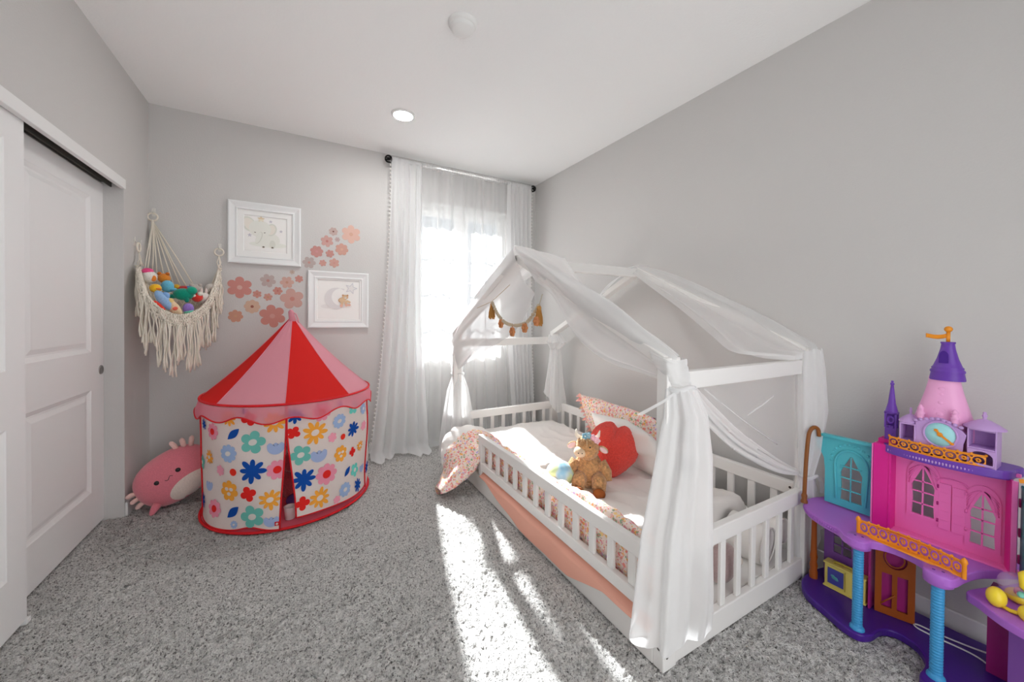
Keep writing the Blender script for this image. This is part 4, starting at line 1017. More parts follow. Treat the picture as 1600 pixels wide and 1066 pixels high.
rows_surface([[(1.40, 1.92, 1.62), (1.30, 2.2, 1.475), (1.22, 2.5, 1.33), (1.17, 2.78, 1.18), (1.15, 2.96, 1.06)],
              [(1.24, 1.92, 1.645), (1.19, 2.2, 1.515), (1.16, 2.5, 1.365), (1.14, 2.78, 1.21), (1.13, 2.98, 1.07)],
              [(1.085, 1.92, 1.655), (1.088, 2.2, 1.53), (1.085, 2.5, 1.375), (1.085, 2.78, 1.21), (1.08, 3.01, 1.00)],
              [(1.10, 1.85, 1.48), (1.11, 2.05, 1.32), (1.11, 2.35, 1.19), (1.11, 2.65, 1.07), (1.10, 2.99, .88)],
              [(1.12, 1.74, 1.37), (1.13, 1.92, 1.19), (1.13, 2.15, 1.09), (1.13, 2.45, .985), (1.13, 2.75, .87), (1.14, 2.97, .78)]], 60, 60, .03, 8, m_can, 'gable_drape', can, 7)
# gathered neck at the near post and the long tail to the carpet
rows_surface([[(1.088, .93, 1.125), (1.085, .865, 1.11), (1.12, .84, 1.10), (1.175, .842, 1.10), (1.20, .88, 1.10)],
              [(1.10, .905, 1.06), (1.096, .852, 1.055), (1.13, .834, 1.052), (1.182, .836, 1.052), (1.205, .875, 1.05)],
              [(1.125, .885, 1.0), (1.125, .85, 1.0), (1.145, .828, 1.0), (1.19, .828, 1.0), (1.215, .86, 1.0)]], 36, 24, .006, 12, m_can, 'gathered_neck', can, 9)
tailcloth('long_tail', can, [(1.0, 1.165, .862, .058, .045), (.9, 1.195, .868, .085, .07), (.75, 1.20, .87, .12, .08), (.5, 1.195, .882, .16, .085), (.25, 1.20, .895, .178, .09), (.105, 1.20, .90, .182, .085)], m_can2, -205, 22, 6, 2.0, 110,
          lambda u: .10 * ss(.72, 1, u) + .10 * (1 - ss(0, .16, u)))
tie(can, (1.165, .862, .998), .053, [((-.04, -.03, 0), (-.075, .0, -.04), (-.12, .07, -.10)), ((-.03, -.03, 0), (-.045, -.01, -.04), (-.05, .0, -.085))], m_can2)
tailcloth('far_tail', can, [(1.0, 1.115, 3.0, .05, .05), (.86, 1.14, 3.0, .05, .045), (.75, 1.15, 2.985, .042, .04), (.62, 1.15, 2.98, .085, .06), (.4, 1.152, 2.975, .118, .075), (.2, 1.15, 2.975, .138, .08), (.085, 1.15, 2.975, .14, .08)], m_can2, -190, 60, 6, .6, 90)
tie(can, (1.15, 2.985, .755), .05, [], m_can2)
# second cloth: wall side gable
can2 = thing('canopy_curtain', (2.15, YR, 1.6), 'sheer white canopy cloth on the wall side of the bed roof, beside the castle', 'canopy curtain', None)
rows_surface([[(2.02, 1.95, 1.60), (2.06, 1.80, 1.49), (1.98, 1.45, 1.30), (1.84, 1.18, 1.165), (1.74, 1.0, 1.085), (1.90, .90, 1.065), (2.06, .87, 1.06)],
              [(2.10, 1.94, 1.615), (2.12, 1.72, 1.50), (2.08, 1.42, 1.345), (2.0, 1.15, 1.21), (1.95, .98, 1.11), (2.02, .88, 1.08), (2.10, .86, 1.075)],
              [(2.20, 1.93, 1.625), (2.19, 1.68, 1.535), (2.185, 1.40, 1.40), (2.175, 1.14, 1.275), (2.165, .97, 1.185), (2.16, .87, 1.12), (2.15, .85, 1.10)],
              [(2.225, 1.93, 1.59), (2.22, 1.68, 1.48), (2.21, 1.40, 1.36), (2.20, 1.14, 1.24), (2.19, .97, 1.155), (2.19, .88, 1.10), (2.18, .86, 1.08)]], 70, 60, .03, 21, m_can, 'roof_drape', can2, 6)
rows_surface([[(2.225, 1.90, 1.62), (2.22, 2.1, 1.55), (2.21, 2.3, 1.46), (2.19, 2.48, 1.37)], [(2.13, 1.92, 1.625), (2.13, 2.12, 1.54), (2.14, 2.3, 1.45), (2.16, 2.46, 1.36)], [(2.02, 1.93, 1.60), (2.05, 2.15, 1.47), (2.09, 2.32, 1.38), (2.13, 2.45, 1.32)]], 30, 24, .02, 51, m_can2, 'roof_drape', can2, 5)
tailcloth('near_tail', can2, [(1.10, 2.13, .87, .06, .05), (1.0, 2.13, .865, .075, .055), (.8, 2.14, .862, .085, .06), (.62, 2.14, .868, .06, .05), (.49, 2.135, .878, .042, .034), (.38, 2.165, .893, .075, .045), (.25, 2.195, .893, .10, .045), (.13, 2.20, .89, .105, .045)], m_can2, -230, 50, 5, 4.0, 100, lambda u: -.06 * math.sin(u * 7))
tie(can2, (2.135, .872, .49), .046, [((.03, -.03, 0), (.06, -.045, -.01), (.085, -.065, -.07)), ((.03, -.03, 0), (.04, -.045, -.03), (.045, -.05, -.08))], m_can2)
# cloth sweeping from the near post to the foot of the wall side post
sw = [(1.215, .905, .995), (1.306, .905, .925), (1.367, .905, .845), (1.563, .905, .705), (1.761, .905, .605), (1.95, .90, .525), (2.10, .89, .485)]
swu = [(1.215, .91, 1.03), (1.33, .92, .985), (1.43, .92, .91), (1.62, .92, .775), (1.81, .92, .665), (1.98, .91, .57), (2.11, .895, .51)]
rows_surface([sw, [tuple((Vector(a) + Vector(b_)) / 2 + Vector((0, -.012, 0))) for a, b_ in zip(sw, swu)], swu], 60, 16, .012, 31, m_can2, 'swag_edge', can2, 8)
rows_surface([swu, [(1.215, .915, 1.04), (1.40, .925, 1.045), (1.60, .925, 1.045), (1.80, .925, 1.045), (1.95, .92, 1.045), (2.05, .91, 1.045), (2.12, .90, 1.03)]], 50, 30, .014, 41, m_canl, 'swag_panel', can2, 4)
b = M(); 
for p0, p1 in (((1.30, .925, 1.02), (2.05, .915, .60)), ((1.62, .925, .79), (2.08, .915, .95))): b.tube([p0, Vector(p0).lerp(Vector(p1), .5) + Vector((0, 0, -.01)), p1], .0028, 5)
b.build('seam', m_can2, can2)
tailcloth('far_tail', can2, [(1.07, 2.12, 2.93, .055, .05), (1.0, 2.115, 2.90, .085, .10), (.94, 2.125, 2.93, .05, .05), (.8, 2.12, 2.93, .06, .06), (.6, 2.11, 2.92, .085, .075), (.44, 2.11, 2.91, .105, .09)], m_can2, -250, 40, 5, 6.2, 80, lambda u: .09 * math.sin(u * 9))
tie(can2, (2.125, 2.93, .945), .052, [], m_can2)

# garland on the near gable
m_bead = mat('pale_wooden_beads', rgb(196, 180, 156), .6, .2); m_jute = mat('amber_jute', rgb(206, 150, 84), .9, .05, bump=.5, bscale=250); m_cro = mat('peach_crochet', rgb(214, 146, 100), .9, .05, bump=.6, bscale=250)
GX = 1.065
gar = thing('bead_garland', (GX, 1.89, 1.2), 'wooden bead garland with tassels and crochet flowers strung across the bed gable', 'garland')
gp = smooth_path([(GX, 2.165, 1.335), (GX, 2.09, 1.262), (GX, 2.0, 1.212), (GX, 1.90, 1.193), (GX, 1.80, 1.197), (GX, 1.71, 1.225), (GX, 1.615, 1.305)], 12)
b = M(); b.tube(gp, .0018, 5)
b.tube([(GX, 2.40, 1.30), (GX, 2.165, 1.34), (GX, 1.93, 1.43)], .0022, 5); b.tube([gp[-1], (GX + .01, 1.60, 1.36)], .002, 5)
b.build('string', m_bead, gar)
for k in range(33):
    if k in (9, 17, 25): continue
    b = M(); b.ell(at(gp, (k + .5) / 33), .0105, None, 12, 8); b.build('bead', m_bead, gar)
for k, u in ((0, .28), (1, .52), (2, .76)):
    p = at(gp, u) + Vector((-.004, 0, -.026 - .012 * (k == 1))); b = M()
    for j in range(6): b.ell(p + Vector((0, .017 * math.cos(1.047 * j), .017 * math.sin(1.047 * j))), (.009, .012, .012), None, 10, 7)
    b.ell(p + Vector((-.008, 0, 0)), .009, None, 10, 7); b.tube([p, at(gp, u)], .002, 5); b.build('crochet_flower', m_cro, gar)
for k, p in enumerate((gp[0], gp[-1])):
    p = p + Vector((0, 0, -.005)); b = M(); b.ell(p + Vector((0, 0, -.012)), (.012, .012, .014), None, 12, 8)
    b.tube([p + Vector((.0105 * math.cos(a), .0105 * math.sin(a), -.024)) for a in [2 * PI * i / 12 for i in range(12)]], .003, 5, closed=True)
    for j in range(34):
        a = j * 2.4; r0_ = .010 * math.sqrt(j / 34); r1_ = .022 * math.sqrt(j / 34)
        b.tube([p + Vector((r0_ * math.cos(a), r0_ * math.sin(a), -.02)), p + Vector((r1_ * .9 * math.cos(a), r1_ * .9 * math.sin(a), -.06)), p + Vector((r1_ * math.cos(a), r1_ * math.sin(a), -.10 - .006 * math.sin(j * 5)))], .0022, 4)
    b.build('tassel', m_jute, gar)
t_ = M(); p = gp[-1] + Vector((-.016, .0, -.085))
for j in range(6): t_.ell(p + Vector((0, .015 * math.cos(1.047 * j), .015 * math.sin(1.047 * j))), (.009, .011, .011), None, 10, 7)
t_.ell(p + Vector((-.008, 0, 0)), .009, None, 10, 7); t_.build('crochet_flower', m_cro, gar)
# ---------------------------------------------------------------- toy castle
def plastic(n, c, r=.35): return mat('plastic_' + n, rgb(*c), r, .4, bump=.03, bscale=120)
P_LAV = plastic('lavender', (178, 108, 208)); P_LIL = plastic('lilac', (196, 158, 216)); P_PUR = plastic('purple', (112, 66, 176)); P_DEEP = plastic('deep_purple', (74, 34, 140))
P_PINK = plastic('pink', (248, 122, 198)); P_HOT = plastic('hot_pink', (222, 30, 146)); P_LP = plastic('pale_pink', (246, 176, 222)); P_TEAL = plastic('teal', (84, 190, 202)); P_TEALD = plastic('deep_teal', (10, 140, 142))
P_GOLD = plastic('gold', (240, 150, 34), .3); P_BLUE = plastic('sky_blue', (66, 156, 212)); P_YEL = plastic('butter_yellow', (226, 208, 110)); P_BRN = plastic('bronze', (140, 84, 34), .35); P_RUST = plastic('rust', (168, 84, 24)); P_MAG = plastic('magenta', (176, 40, 128)); P_VIO = plastic('violet_blue', (76, 78, 160)); P_AQ = plastic('pale_aqua', (166, 226, 230)); P_ORCH = plastic('orchid', (128, 78, 160))
cas = thing('toy_castle', (2.08, .45, 0), 'tall pink, purple and teal plastic toy castle at the right wall', 'toy castle')
CB = 2.13      # plane of the back walls
YZ = lambda x: ((x, 0, 0), (0, -1, 0), (0, 0, 1))     # plate frame: plate x = -Y, plate y = Z; the thickness grows along -X
def pl(b, x, loops, d, mi=0, bev=0, bend=None):
    o, e1, e2 = YZ(x); b.plate(o, e1, e2, [[(-y, z) for y, z in L] for L in loops], d, mi, bev, bend); return b
def rect(y0, y1, z0, z1): return [(y0, z0), (y1, z0), (y1, z1), (y0, z1)]
def arc(cy, cz, ry, rz, a0, a1, n=12): return [(cy + ry * math.cos(math.radians(a0 + (a1 - a0) * i / n)), cz + rz * math.sin(math.radians(a0 + (a1 - a0) * i / n))) for i in range(n + 1)]
# base plate with two lobes under the columns
def lobed(pts, z0, z1, b, mi=0):
    b.prism((0, 0, z0), (1, 0, 0), (0, 1, 0), [(p.x, p.y) for p in smooth_path([(x, y, 0) for x, y in pts], 6)], z1 - z0, mi); return b
b = lobed([(2.235, .835), (2.13, .85), (2.03, .84), (1.95, .79), (1.905, .70), (1.875, .635), (1.875, .585), (1.915, .56), (1.985, .55), (2.02, .515), (2.00, .455), (1.93, .42), (1.845, .415), (1.82, .38), (1.84, .34), (1.90, .28), (1.93, .2), (1.95, .06), (2.235, .06), (2.235, .4)], .0, .03, M())
b.build('base_plate', P_DEEP, cas, bevel=.006)
# balcony deck
dk = [(2.20, .82), (2.12, .845), (2.035, .838), (1.968, .79), (1.925, .72), (1.905, .665), (1.872, .635), (1.862, .60), (1.875, .572), (1.91, .56), (1.935, .52), (1.935, .47), (1.915, .43), (1.88, .418), (1.855, .40), (1.852, .365), (1.875, .345), (1.94, .335), (2.02, .315), (2.10, .27), (2.20, .23), (2.20, .5)]
b = lobed(dk, .362, .392, M()); b.build('balcony_deck', P_LAV, cas, bevel=.004)
b = M(); path = smooth_path([(x, y, .377) for x, y in dk[1:6]], 14); ln = len(path)
for i in range(0, ln - 1, 2): b.ell(path[i], (.004, .004, .006), None, 6, 5)
o = b.build('edge_beads', P_LAV, cas)
b = lobed([(2.20, .245), (2.10, .275), (2.0, .315), (1.93, .332), (1.90, .30), (1.87, .27), (1.845, .235), (1.83, .19), (1.82, .10), (1.85, .05), (2.20, .05), (2.20, .16)], .315, .342, M()); b.build('lower_deck', P_LAV, cas, bevel=.004)
# columns
for cx0, cy0, zt in ((1.905, .60, .362), (1.882, .385, .362)):
    prof = [(.023, .03), (.023, .036), (.017, .045)]; z = .045
    n_ = 30
    for k in range(n_):
        z = .045 + (zt - .06) * k / n_; prof += [(.0148, z), (.0165, z + .0035), (.0165, z + .006), (.0148, z + .0095)]
    prof += [(.016, zt - .012), (.024, zt - .006), (.024, zt)]
    b = M(); b.lathe(prof, (cx0, cy0, 0), 24); b.build('column', P_BLUE, cas)
    b = M(); b.lathe([(.001, zt + .033), (.034, zt + .033), (.036, zt + .028), (.036, zt - .006), (.028, zt - .012), (.001, zt - .012)], (cx0, cy0, 0), 28); b.build('column_capital', P_LAV, cas)
    b = M()
    for dy in (-.010, .010): b.beam((cx0 - .002 - dy * .4, cy0 + dy, zt + .0335), (cx0 + .004 - dy * .4, cy0 + dy, zt + .0335), .007, .0015)
    b.build('peg_slot', P_DEEP, cas)
# filigree rails
def filigree(name, ya, yb, z0, z1, xf, n, mt=P_GOLD, th=.006):
    h = z1 - z0; L = abs(yb - ya); o = [(0, 0), (L, 0), (L, h), (0, h)]
    loops = [[(x, y) for x, y in o]]; w = L / n
    for k in range(n):
        c0 = w * (k + .5); r = min(w * .44, h * .36)
        loops.append(ell2(c0, h * .54, r, h * .34, 0, 14))
        for dx in (-.5, ): 
            if k > 0: loops.append(ell2(c0 + dx * w, h * .84, w * .13, h * .08, 0, 8)); loops.append(ell2(c0 + dx * w, h * .22, w * .13, h * .09, 0, 8))
    bend = lambda p: Vector((xf(p.y) + p.x, p.y, p.z))
    b = M(); b.plate((0, max(ya, yb), z0), (0, -1, 0), (0, 0, 1), loops, th, 0, 0, bend)
    for k in range(n):
        yy = max(ya, yb) - w * (k + .5); x0 = xf(yy) - th / 2 - .001
        b.tube([(x0, yy + w * .22 * math.cos(q) * (1 - i / 26), z0 + h * (.55 + .2 * math.sin(q) * (1 - i / 26))) for i, q in enumerate([4 * PI * j / 18 for j in range(19)])], .0017, 5)
    for yy in [max(ya, yb) - w * k for k in range(n + 1)]: b.ell((xf(yy), yy, z1 + .002), (.004, .004, .005), None, 8, 6)
    for i in range(30):
        pass
    b.tube([(xf(y) - .002, y, z1) for y in [max(ya, yb) - L * i / 30 for i in range(31)]], .003, 6); b.tube([(xf(y) - .002, y, z0 + .002) for y in [max(ya, yb) - L * i / 30 for i in range(31)]], .003, 6)
    return b.build(name, mt, cas)
railx = lambda y: 1.935 + .02 * (1 - ((y - .47) / .14) ** 2) - .012
o = filigree('balcony_railing', .61, .335, .392, .446, lambda y: 1.938 - .030 * (.6 - y) / .27 + .022 * math.sin(PI * (y - .335) / .275), 10)
o['label'] = 'lower gold filigree railing'
for yy, xx in ((.612, 1.936), (.333, 1.906)): M().lathe([(.006, .392), (.006, .44), (.009, .446), (.007, .455), (.001, .462)], (xx, yy, 0), 12).build('railing_post', P_GOLD, cas)
# pink main wall: back with holes, returns, doors
def ogee(cy, z0, z1, w, sh=.62):      # curtain topped window opening
    return [(cy - w, z0), (cy + w, z0), (cy + w * .92, z0 + (z1 - z0) * .3), (cy + w, z0 + (z1 - z0) * sh), (cy + w * .55, z0 + (z1 - z0) * .82), (cy + .10 * w, z1), (cy - .10 * w, z1), (cy - w * .55, z0 + (z1 - z0) * .82), (cy - w, z0 + (z1 - z0) * sh), (cy - w * .92, z0 + (z1 - z0) * .3)]
w1 = (.480, .478, .662, .031); w2 = (.332, .437, .622, .029)
b = M(); pl(b, CB, [rect(.284, .56, .395, .712), ogee(*w1), ogee(*w2)], .006)
b.build('main_wall', P_PINK, cas)
b = M(); b.box(CB - .06, CB + .003, .558, .566, .395, .735).box(CB - .06, CB - .054, .566, .612, .395, .735).box(CB - .054, CB + .003, .566, .612, .726, .735).box(CB - .054, CB + .003, .606, .612, .395, .726); b.build('side_return', P_HOT, cas, bevel=.002)
b = M(); b.box(CB - .055, CB - .0, .594, .600, .396, .725).box(CB - .058, CB - .003, .613, .6175, .40, .73); b.build('return_edge', P_PINK, cas)
M().beam((CB - .002, .281, .5525), (CB - .062, .262, .5525), .006, .317, up=(0, 0, 1)).build('side_return', P_HOT, cas); M().box(CB - .068, CB - .060, .250, .263, .395, .712).build('return_edge', P_PINK, cas, bevel=.001)
M().box(CB - .012, CB + .003, .252, .615, .712, .724).build('wall_border', P_PINK, cas, bevel=.002); M().box(CB - .045, CB - .004, .25, .612, .388, .398).build('wall_sill', P_PINK, cas, bevel=.002)
for cyw, z0, z1, w in (w1, w2):
    b = M(); pl(b, CB - .005, [[(cyw - w * 1.42, z0 - .012), (cyw + w * 1.42, z0 - .012)] + arc(cyw, z1 - .03, w * 1.42, .062, 0, 180, 14), ogee(cyw, z0, z1, w)], .005)
    for q in (-.32, 0, .32):
        pass
    b.box(CB - .009, CB - .003, cyw - .0022, cyw + .0022, z0, z1)
    for f_ in (.25, .5, .72): b.box(CB - .009, CB - .003, cyw - w * .98, cyw + w * .98, z0 + (z1 - z0) * f_ - .0024, z0 + (z1 - z0) * f_ + .0024)
    for q in range(5):
        a0 = .25 + .14 * q; b.tube([(CB - .009, cyw + sg_ * w * (.12 + 1.1 * t_), z1 + .012 - (.03 + .012 * q) * t_ ** 1.6) for t_ in [i / 6 for i in range(7)] for sg_ in (1,)], .0022, 5)
        b.tube([(CB - .009, cyw - w * (.12 + 1.1 * t_), z1 + .012 - (.03 + .012 * q) * t_ ** 1.6) for t_ in [i / 6 for i in range(7)]], .0022, 5)
    b.build('window_surround', P_PINK, cas)
for k, (ya, yb) in enumerate(((.407, .438), (.372, .4045))):
    b = M(); b.box(CB - .008, CB - .0032, ya, yb, .452, .625 if k == 0 else .620)
    for z_ in (.485, .52, .555, .59): b.box(CB - .0092, CB - .0078, ya + .003, yb - .003, z_, z_ + .002)
    d_ = b.build('door', P_PINK, cas, bevel=.0015)
    b = M()
    for z_ in (.475, .54, .605): b.tube([(CB - .010, yb + .002 if k == 0 else ya - .002, z_), (CB - .010, yb + .002 if k == 0 else ya - .002, z_ + .012)], .0026, 8)
    b.build('hinge', P_MAG if k == 0 else P_PINK, d_)
b = M(); b.tube([(CB - .006, .405 + .038 * math.cos(q), .630 + .016 * math.sin(q)) for q in [PI * i / 14 for i in range(15)]], .003, 6); b.build('door_arch', P_PINK, cas)
# teal wing wall on hinges, left
wt = [(.618, .40), (.795, .40), (.795, .545), (.80, .60), (.815, .635), (.828, .645), (.828, .705), (.618, .712)]
b = M(); pl(b, CB + .0, [wt, ogee(.70, .432, .632, .038)], .010)
b.box(CB - .011, CB - .004, .698, .702, .432, .632)
for z_ in (.482, .535, .585): b.box(CB - .011, CB - .004, .664, .736, z_ - .0026, z_ + .0026)
b.box(CB - .02, CB + .006, .618, .83, .702, .714)
b.tube([(CB - .007, .70 + .058 * math.cos(q), .585 + .075 * math.sin(q)) for q in [PI * i / 18 for i in range(19)]], .005, 6)
b.tube([(CB - .007, .758, .585), (CB - .007, .75, .43)], .005, 6); b.tube([(CB - .007, .642, .585), (CB - .007, .65, .43)], .005, 6)
rq = random.Random(2)
for k in range(14): b.ell((CB - .006, .70 + .072 * math.cos(PI * k / 13), .60 + .085 * math.sin(PI * k / 13)), (.003, .007, .006), None, 8, 5)
b.build('wing_wall', P_TEAL, cas, bevel=.0012)['label'] = 'teal wing wall with arched window, left'
b = M()
for z_ in (.46, .65): b.tube([(CB - .014, .617, z_), (CB - .014, .617, z_ + .028)], .007, 10)
b.build('wing_hinge', P_LAV, cas)
# right teal wing turned towards the room
b = M(); b.beam((CB - .03, .243, .545), (1.96, .205, .545), .012, .30, up=(0, 0, 1)); b.beam((CB - .03, .235, .69), (1.95, .195, .69), .03, .012, up=(0, 0, 1))
b.build('wing_wall', P_TEALD, cas, bevel=.003)['label'] = 'deep teal wing wall at the right edge'
b = M()
for z_ in (.43, .52, .62): b.tube([(CB - .03, .2465, z_), (CB - .03, .2465, z_ + .028)], .007, 10)
b.build('wing_hinge', P_PINK, cas)
b = M(); b.lathe([(.001, .74), (.012, .73), (.022, .705), (.03, .696), (.03, .69)], (2.04, .20, 0), 20); b.lathe([(.004, .74), (.002, .77), (.001, .775)], (2.04, .2, 0), 8); b.beam((2.04, .2, .735), (2.03, .245, .725), .004, .012); b.build('corner_finial', P_GOLD, cas)
# upper purple ledge with railing
lz0, lz1 = .706, .738
b = lobed([(2.19, .59), (2.12, .592), (2.07, .575), (2.045, .52), (2.035, .43), (2.045, .34), (2.07, .275), (2.12, .262), (2.19, .265), (2.19, .43)], lz0, lz1, M()); b.build('tower_ledge', P_PUR, cas, bevel=.005)
b = M()
for k in range(34):
    a = k / 33; yy = .565 - .28 * a; xx = 2.036 + .032 * (abs(yy - .43) / .145) ** 2
    b.ell((xx, yy, lz0 + .014), (.0035, .003, .006), None, 6, 5)
b.build('ledge_beads', P_LIL, cas)
filigree('tower_railing', .565, .318, lz1 - .002, .775, lambda y: 2.044 + .030 * ((y - .43) / .14) ** 2, 8)['label'] = 'upper gold filigree railing'
# clock front
cm = (.425, .822)
b = M(); out = [(.492, .745), (.372, .742)] + [(.370, .80), (.362, .835), (.375, .850), (.392, .862), (.408, .876), (.425, .882), (.442, .88), (.458, .870), (.474, .862), (.490, .862)]
pl(b, 2.066, [out], .012, 0, .002)
b.tube([(2.0585, cm[0] + .042 * math.cos(q), cm[1] + .046 * math.sin(q)) for q in [2 * PI * i / 36 for i in range(36)]], .004, 6, closed=True)
for k in range(9): b.ell((2.059, .49 - .115 * k / 8, .868 + .010 * math.sin(PI * k / 8) - .008 * abs(k - 4) / 4), (.004, .007, .006), None, 8, 5)
b.build('clock_front', P_LIL, cas)
b = M(); b.lathe([(.001, .002), (.040, .002), (.041, -.001)], (2.0595, cm[0], cm[1]), 36, 0, frame_from((-1, 0, 0)), sx=1, sy=1.05); b.build('clock_face', P_AQ, cas)
b = M()
for dy, dz, L in ((.010, .014, 1), (-.030, -.026, 1)):
    b.beam((2.0555, cm[0], cm[1]), (2.0555, cm[0] + dy, cm[1] + dz), .006, .004, up=(-1, 0, 0)); b.ell((2.0555, cm[0] + dy, cm[1] + dz), (.003, .006, .005), None, 10, 6)
b.ell((2.0545, cm[0], cm[1]), (.003, .008, .008), None, 10, 6); b.build('clock_hand', P_GOLD, cas)
# side turrets
def turret(name, cy, w, z0, z1, zr, open_z):
    b = M(); x0, x1 = 2.058, 2.13
    b.box(x1 - .006, x1, cy - w, cy + w, z0, z1)
    for sg in (-1, 1): b.box(x0, x1 - .006, cy + sg * w - (.004 if sg > 0 else 0), cy + sg * w + (.004 if sg < 0 else 0), z0, z1)
    for z_ in [z0] + open_z + [z1 - .006]: b.box(x0, x1 - .006, cy - w + .004, cy + w - .004, z_, z_ + .006)
    t_ = b.build(name, P_LIL, cas, bevel=.0015)
    b = M(); b.lathe([(w * 1.5, z1), (w * 1.5, z1 + .004), (w * .95, z1 + .018), (w * .45, z1 + (zr - z1) * .62), (w * .16, zr - .014), (w * .13, zr - .008), (w * .22, zr - .002), (w * .12, zr + .003), (w * .16, zr + .008), (.001, zr + .012)], ((x0 + x1) / 2, cy, 0), 24, sx=1.0); b.build('turret_roof', P_LIL, t_)
    return t_
turret('turret', .511, .022, .770, .843, .888, [])
turret('turret', .328, .033, .735, .866, .912, [.795])
b = M(); pl(b, 2.057, [rect(.297, .359, .741, .795), [(.302, .747), (.354, .747)] + arc(.328, .768, .026, .022, 0, 180, 10)], .004)
b.build('turret_arch', P_LIL, cas)
# tower
tw = M(); n_ = [(.078, .745), (.0785, .86), (.072, .885), (.060, .93), (.050, .97), (.042, 1.01), (.040, 1.03)]
tw.lathe(n_, (2.13, .432, 0), 40, sx=.72); o = tw.build('tower_body', P_LP, cas)
b = M()
xs = lambda z: 2.13 - .72 * lerp_table([(zz, rr__) for rr__, zz in n_], z) - .001
for (y, z, r) in ((.432, .985, .011), (.42, .99, .007), (.444, .99, .007), (.432, .965, .008), (.418, .965, .006), (.446, .965, .006), (.432, .935, .009), (.42, .925, .010), (.444, .925, .010), (.425, .905, .012), (.44, .905, .012), (.432, .89, .012), (.412, .90, .008), (.455, .90, .008)):
    b.ell((xs(z) + .004 + .25 * abs(y - .432), y, z), (.005, r, r * .9), None, 10, 7)
for cyt in (.478, .392): b.lathe([(.010, .872), (.010, .885), (.013, .888), (.008, .895), (.007, .905), (.010, .908), (.004, .918), (.001, .922)], (2.068, cyt, 0), 14)
b.build('tower_relief', P_LP, cas)
b = M(); b.lathe([(.046, 1.018), (.047, 1.022), (.043, 1.046), (.046, 1.05), (.045, 1.056), (.041, 1.060), (.042, 1.066), (.038, 1.070), (.028, 1.10), (.020, 1.135), (.0175, 1.155), (.0195, 1.157), (.0195, 1.163), (.001, 1.163)], (2.13, .425, 0), 36, sx=.8); b.build('tower_roof', P_PUR, cas)
b = M(); pl(b, 2.104, [[(.418, 1.084), (.442, 1.084), (.442, 1.108)] + arc(.430, 1.108, .012, .022, 0, 180, 10)[1:]], .004); b.build('roof_window', P_DEEP, cas)
b = M(); b.tube([(2.13, .425, 1.16), (2.13, .425, 1.205)], .0055, 10); b.ell((2.13, .425, 1.211), .0115, None, 14, 10); b.build('flag_pole', P_GOLD, cas)
b = M(); b.grid(lambda u, v: Vector((2.128 + .003 * math.sin(u * 5), .430 + .052 * u, 1.178 + .016 * v - .004 * math.sin(u * 4) - .003 * u)), 14, 4); b.build('flag', P_GOLD, cas, solid=.003)
# small left spire
sp_ = M(); sp_.lathe([(.016, .745), (.016, .81)], (2.125, .572, 0), 8); sp_.box(2.11, 2.14, .556, .590, .735, .800); sp_.tube([(2.112, .573 + .010 * math.cos(q), .833 + .012 * math.sin(q)) for q in [2 * PI * i / 20 for i in range(20)]], .004, 6, closed=True)
sp_.box(2.11, 2.114, .586, .592, .80, .862).box(2.11, 2.114, .556, .561, .80, .862).box(2.136, 2.14, .556, .592, .80, .862).box(2.11, 2.14, .555, .593, .858, .866)
sp_.lathe([(.02, .866), (.019, .87), (.012, .90), (.007, .95), (.0045, .975), (.0065, .977), (.0065, .984), (.003, .986), (.005, .992), (.001, .994)], (2.125, .574, 0), 16)
sp_.build('spire', P_PUR, cas)
b = M(); b.box(2.10, 2.15, .553, .606, .735, .752); b.build('spire_foot', P_HOT, cas)
# lower storey
b = M(); pl(b, CB + .02, [rect(.655, .80, .03, .362), rect(.70, .765, .17, .335)], .008)
b.box(CB + .013, CB + .018, .730, .735, .17, .335)
for z_ in (.21, .25, .295): b.box(CB + .013, CB + .018, .70, .765, z_ - .002, z_ + .002)
b.build('lower_wall', P_ORCH, cas)
b = M(); b.ell((CB + .012, .785, .33), (.004, .008, .012), None, 10, 7); b.build('lower_wall_emblem', P_GOLD, cas)
b = M(); b.box(CB - .01, CB + .03, .622, .654, .03, .362); b.box(CB - .05, CB + .03, .616, .622, .03, .362); b.build('pillar_panel', P_MAG, cas)
# bronze inner door with filigree, standing ajar
b = M(); dl = [rect(0, .115, .032, .355)]
loops = [[(0, 0), (.115, 0), (.115, .322), (0, .322)], [(.02, .03), (.05, .03), (.05, .17), (.02, .17)], [(.065, .03), (.095, .03), (.095, .17), (.065, .17)], ell2(.0575, .24, .035, .045)]
d0 = Vector((CB - .04, .604, .032)); dd = Vector((.35, -1, 0)).normalized()
b.plate(d0, dd, (0, 0, 1), loops, .008)
b.tube([d0 + dd * (.0575 + .028 * math.cos(q)) + Vector((-.004, 0, .24 + .036 * math.sin(q))) for q in [2 * PI * i / 20 for i in range(20)]], .003, 6, closed=True)
b.tube([d0 + dd * .02 + Vector((-.006, 0, .04)), d0 + dd * .06 + Vector((-.006, 0, .09))], .003, 6)
b.build('inner_door', P_RUST, cas)
b = M(); b.beam(d0 + dd * .006 + Vector((.012, .0, .161)), d0 + dd * .110 + Vector((.012, 0, .161)), .003, .31, up=(0, 0, 1)); b.build('inner_door_backing', P_MAG, cas)
b = M(); b.box(CB - .06, CB + .02, .262, .308, .03, .315); b.build('pillar_panel', P_MAG, cas)
b = M(); b.box(CB - .16, CB - .07, .205, .25, .03, .315); b.build('lower_wall', P_ORCH, cas)
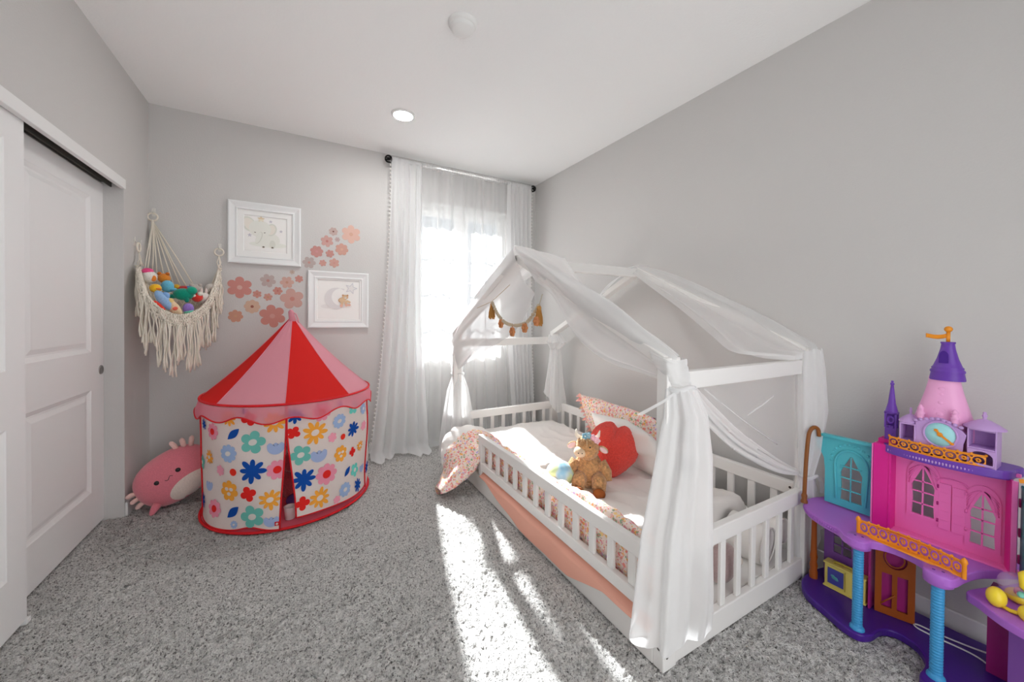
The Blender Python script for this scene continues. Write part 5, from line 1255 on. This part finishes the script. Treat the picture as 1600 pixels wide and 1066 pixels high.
# bronze post at the far corner of the deck
b = M(); pz = [(2.036, .838, .39), (2.036, .838, .42), (2.040, .836, .56), (2.046, .832, .68), (2.055, .828, .725), (2.075, .82, .742), (2.092, .812, .732), (2.098, .81, .70)]
b.tube(smooth_path(pz, 5), .0085, 10)
b.lathe([(.014, .392), (.014, .40), (.010, .41), (.012, .425), (.009, .435)], (2.036, .838, 0), 12); b.build('corner_post', P_BRN, cas)
b = M(); b.lathe([(.016, .03), (.016, .06), (.013, .07), (.016, .09), (.012, .11), (.015, .13), (.012, .15), (.010, .30), (.013, .33), (.013, .362)], (2.10, .822, 0), 14); b.build('corner_leg', P_RUST, cas)
# yellow play cooker inside
yk = thing('toy_oven', (2.105, .70, .03), 'yellow toy oven with a blue panel standing on the castle floor', 'toy oven')
R_ = Matrix.Rotation(math.radians(0), 3, 'Z')
b = M(); b.box(2.085, 2.128, .632, .775, .034, .135); b.box(2.079, 2.131, .628, .779, .135, .143).box(2.079, 2.131, .628, .779, .03, .038); b.build('oven_body', P_YEL, yk, bevel=.004)
b = M(); pl(b, 2.0835, [rect(.705, .762, .052, .122)], .004, 0, .0015); f_ = b.build('oven_panel', P_VIO, yk)
b = M(); 
for (y, z, c) in ((.735, .085, .012), (.728, .08, .007), (.742, .092, .008)): b.ell((2.0805, y, z), (.002, c, c * .6), None, 10, 6)
b.build('panel_picture', plastic('sea_green', (90, 170, 170)), yk)
b = M(); b.box(2.082, 2.085, .698, .7005, .045, .13); b.build('oven_seam', plastic('ochre', (180, 160, 60)), yk)
b = M(); b.tube([(2.10, .66, .143), (2.10, .67, .152), (2.10, .735, .152), (2.10, .745, .143)], .005, 8); b.build('top_handle', plastic('ochre', (180, 160, 60)), yk)
# white cord on the floor of the castle
c = M().tube(smooth_path([(2.165, .30, .045), (2.155, .37, .036), (2.14, .44, .035), (2.135, .485, .035), (2.12, .495, .035), (2.108, .475, .035), (2.112, .42, .035), (2.118, .39, .035), (2.12, .34, .035), (2.10, .30, .035), (2.09, .285, .034)], 8), .0028, 6).build('power_cord', m_plast, loc=(2.13, .4, .03))
tag(c, 'thin white cord looped on the purple castle floor', 'cord')
# little globe vehicle on the lower deck
gv = thing('toy_carriage', (1.95, .24, .342), 'yellow toy carriage with a clear globe on the right hand castle deck', 'toy')
P_BY = plastic('bright_yellow', (246, 218, 60), .25)
b = M(); b.ell((1.915, .268, .372), (.026, .022, .03), None, 20, 14); b.build('wheel', P_BY, gv)
b = M(); b.ell((1.905, .205, .362), (.024, .022, .026), None, 20, 14); b.build('wheel', P_BY, gv)
b = M(); b.tube([(1.915, .262, .352), (1.912, .24, .348), (1.905, .215, .356)], .006, 8); b.ell((2.0, .235, .365), (.035, .03, .02)); b.build('chassis', P_BY, gv)
gl = bpy.data.materials.new('clear_globe'); gl.use_nodes = True; nt = gl.node_tree; p = nt.nodes['Principled BSDF']; p.inputs['Base Color'].default_value = rgb(226, 196, 240); p.inputs['Roughness'].default_value = .04; p.inputs['Alpha'].default_value = .32; p.inputs['Specular IOR Level'].default_value = .8
M().ell((1.99, .243, .40), .036, None, 28, 18).build('globe', gl, gv)
M().ell((1.985, .235, .385), (.012, .01, .014), None, 14, 10).build('figure', plastic('tomato', (216, 50, 60)), gv)
M().ell((1.955, .225, .392), (.018, .010, .008), None, 14, 10).build('mint_fin', plastic('mint', (130, 214, 196)), gv)
b = M(); b.tube([(1.96, .20, .40), (1.955, .222, .42), (1.955, .225, .455), (1.96, .205, .475)], .010, 10); b.build('handle', P_BY, gv)
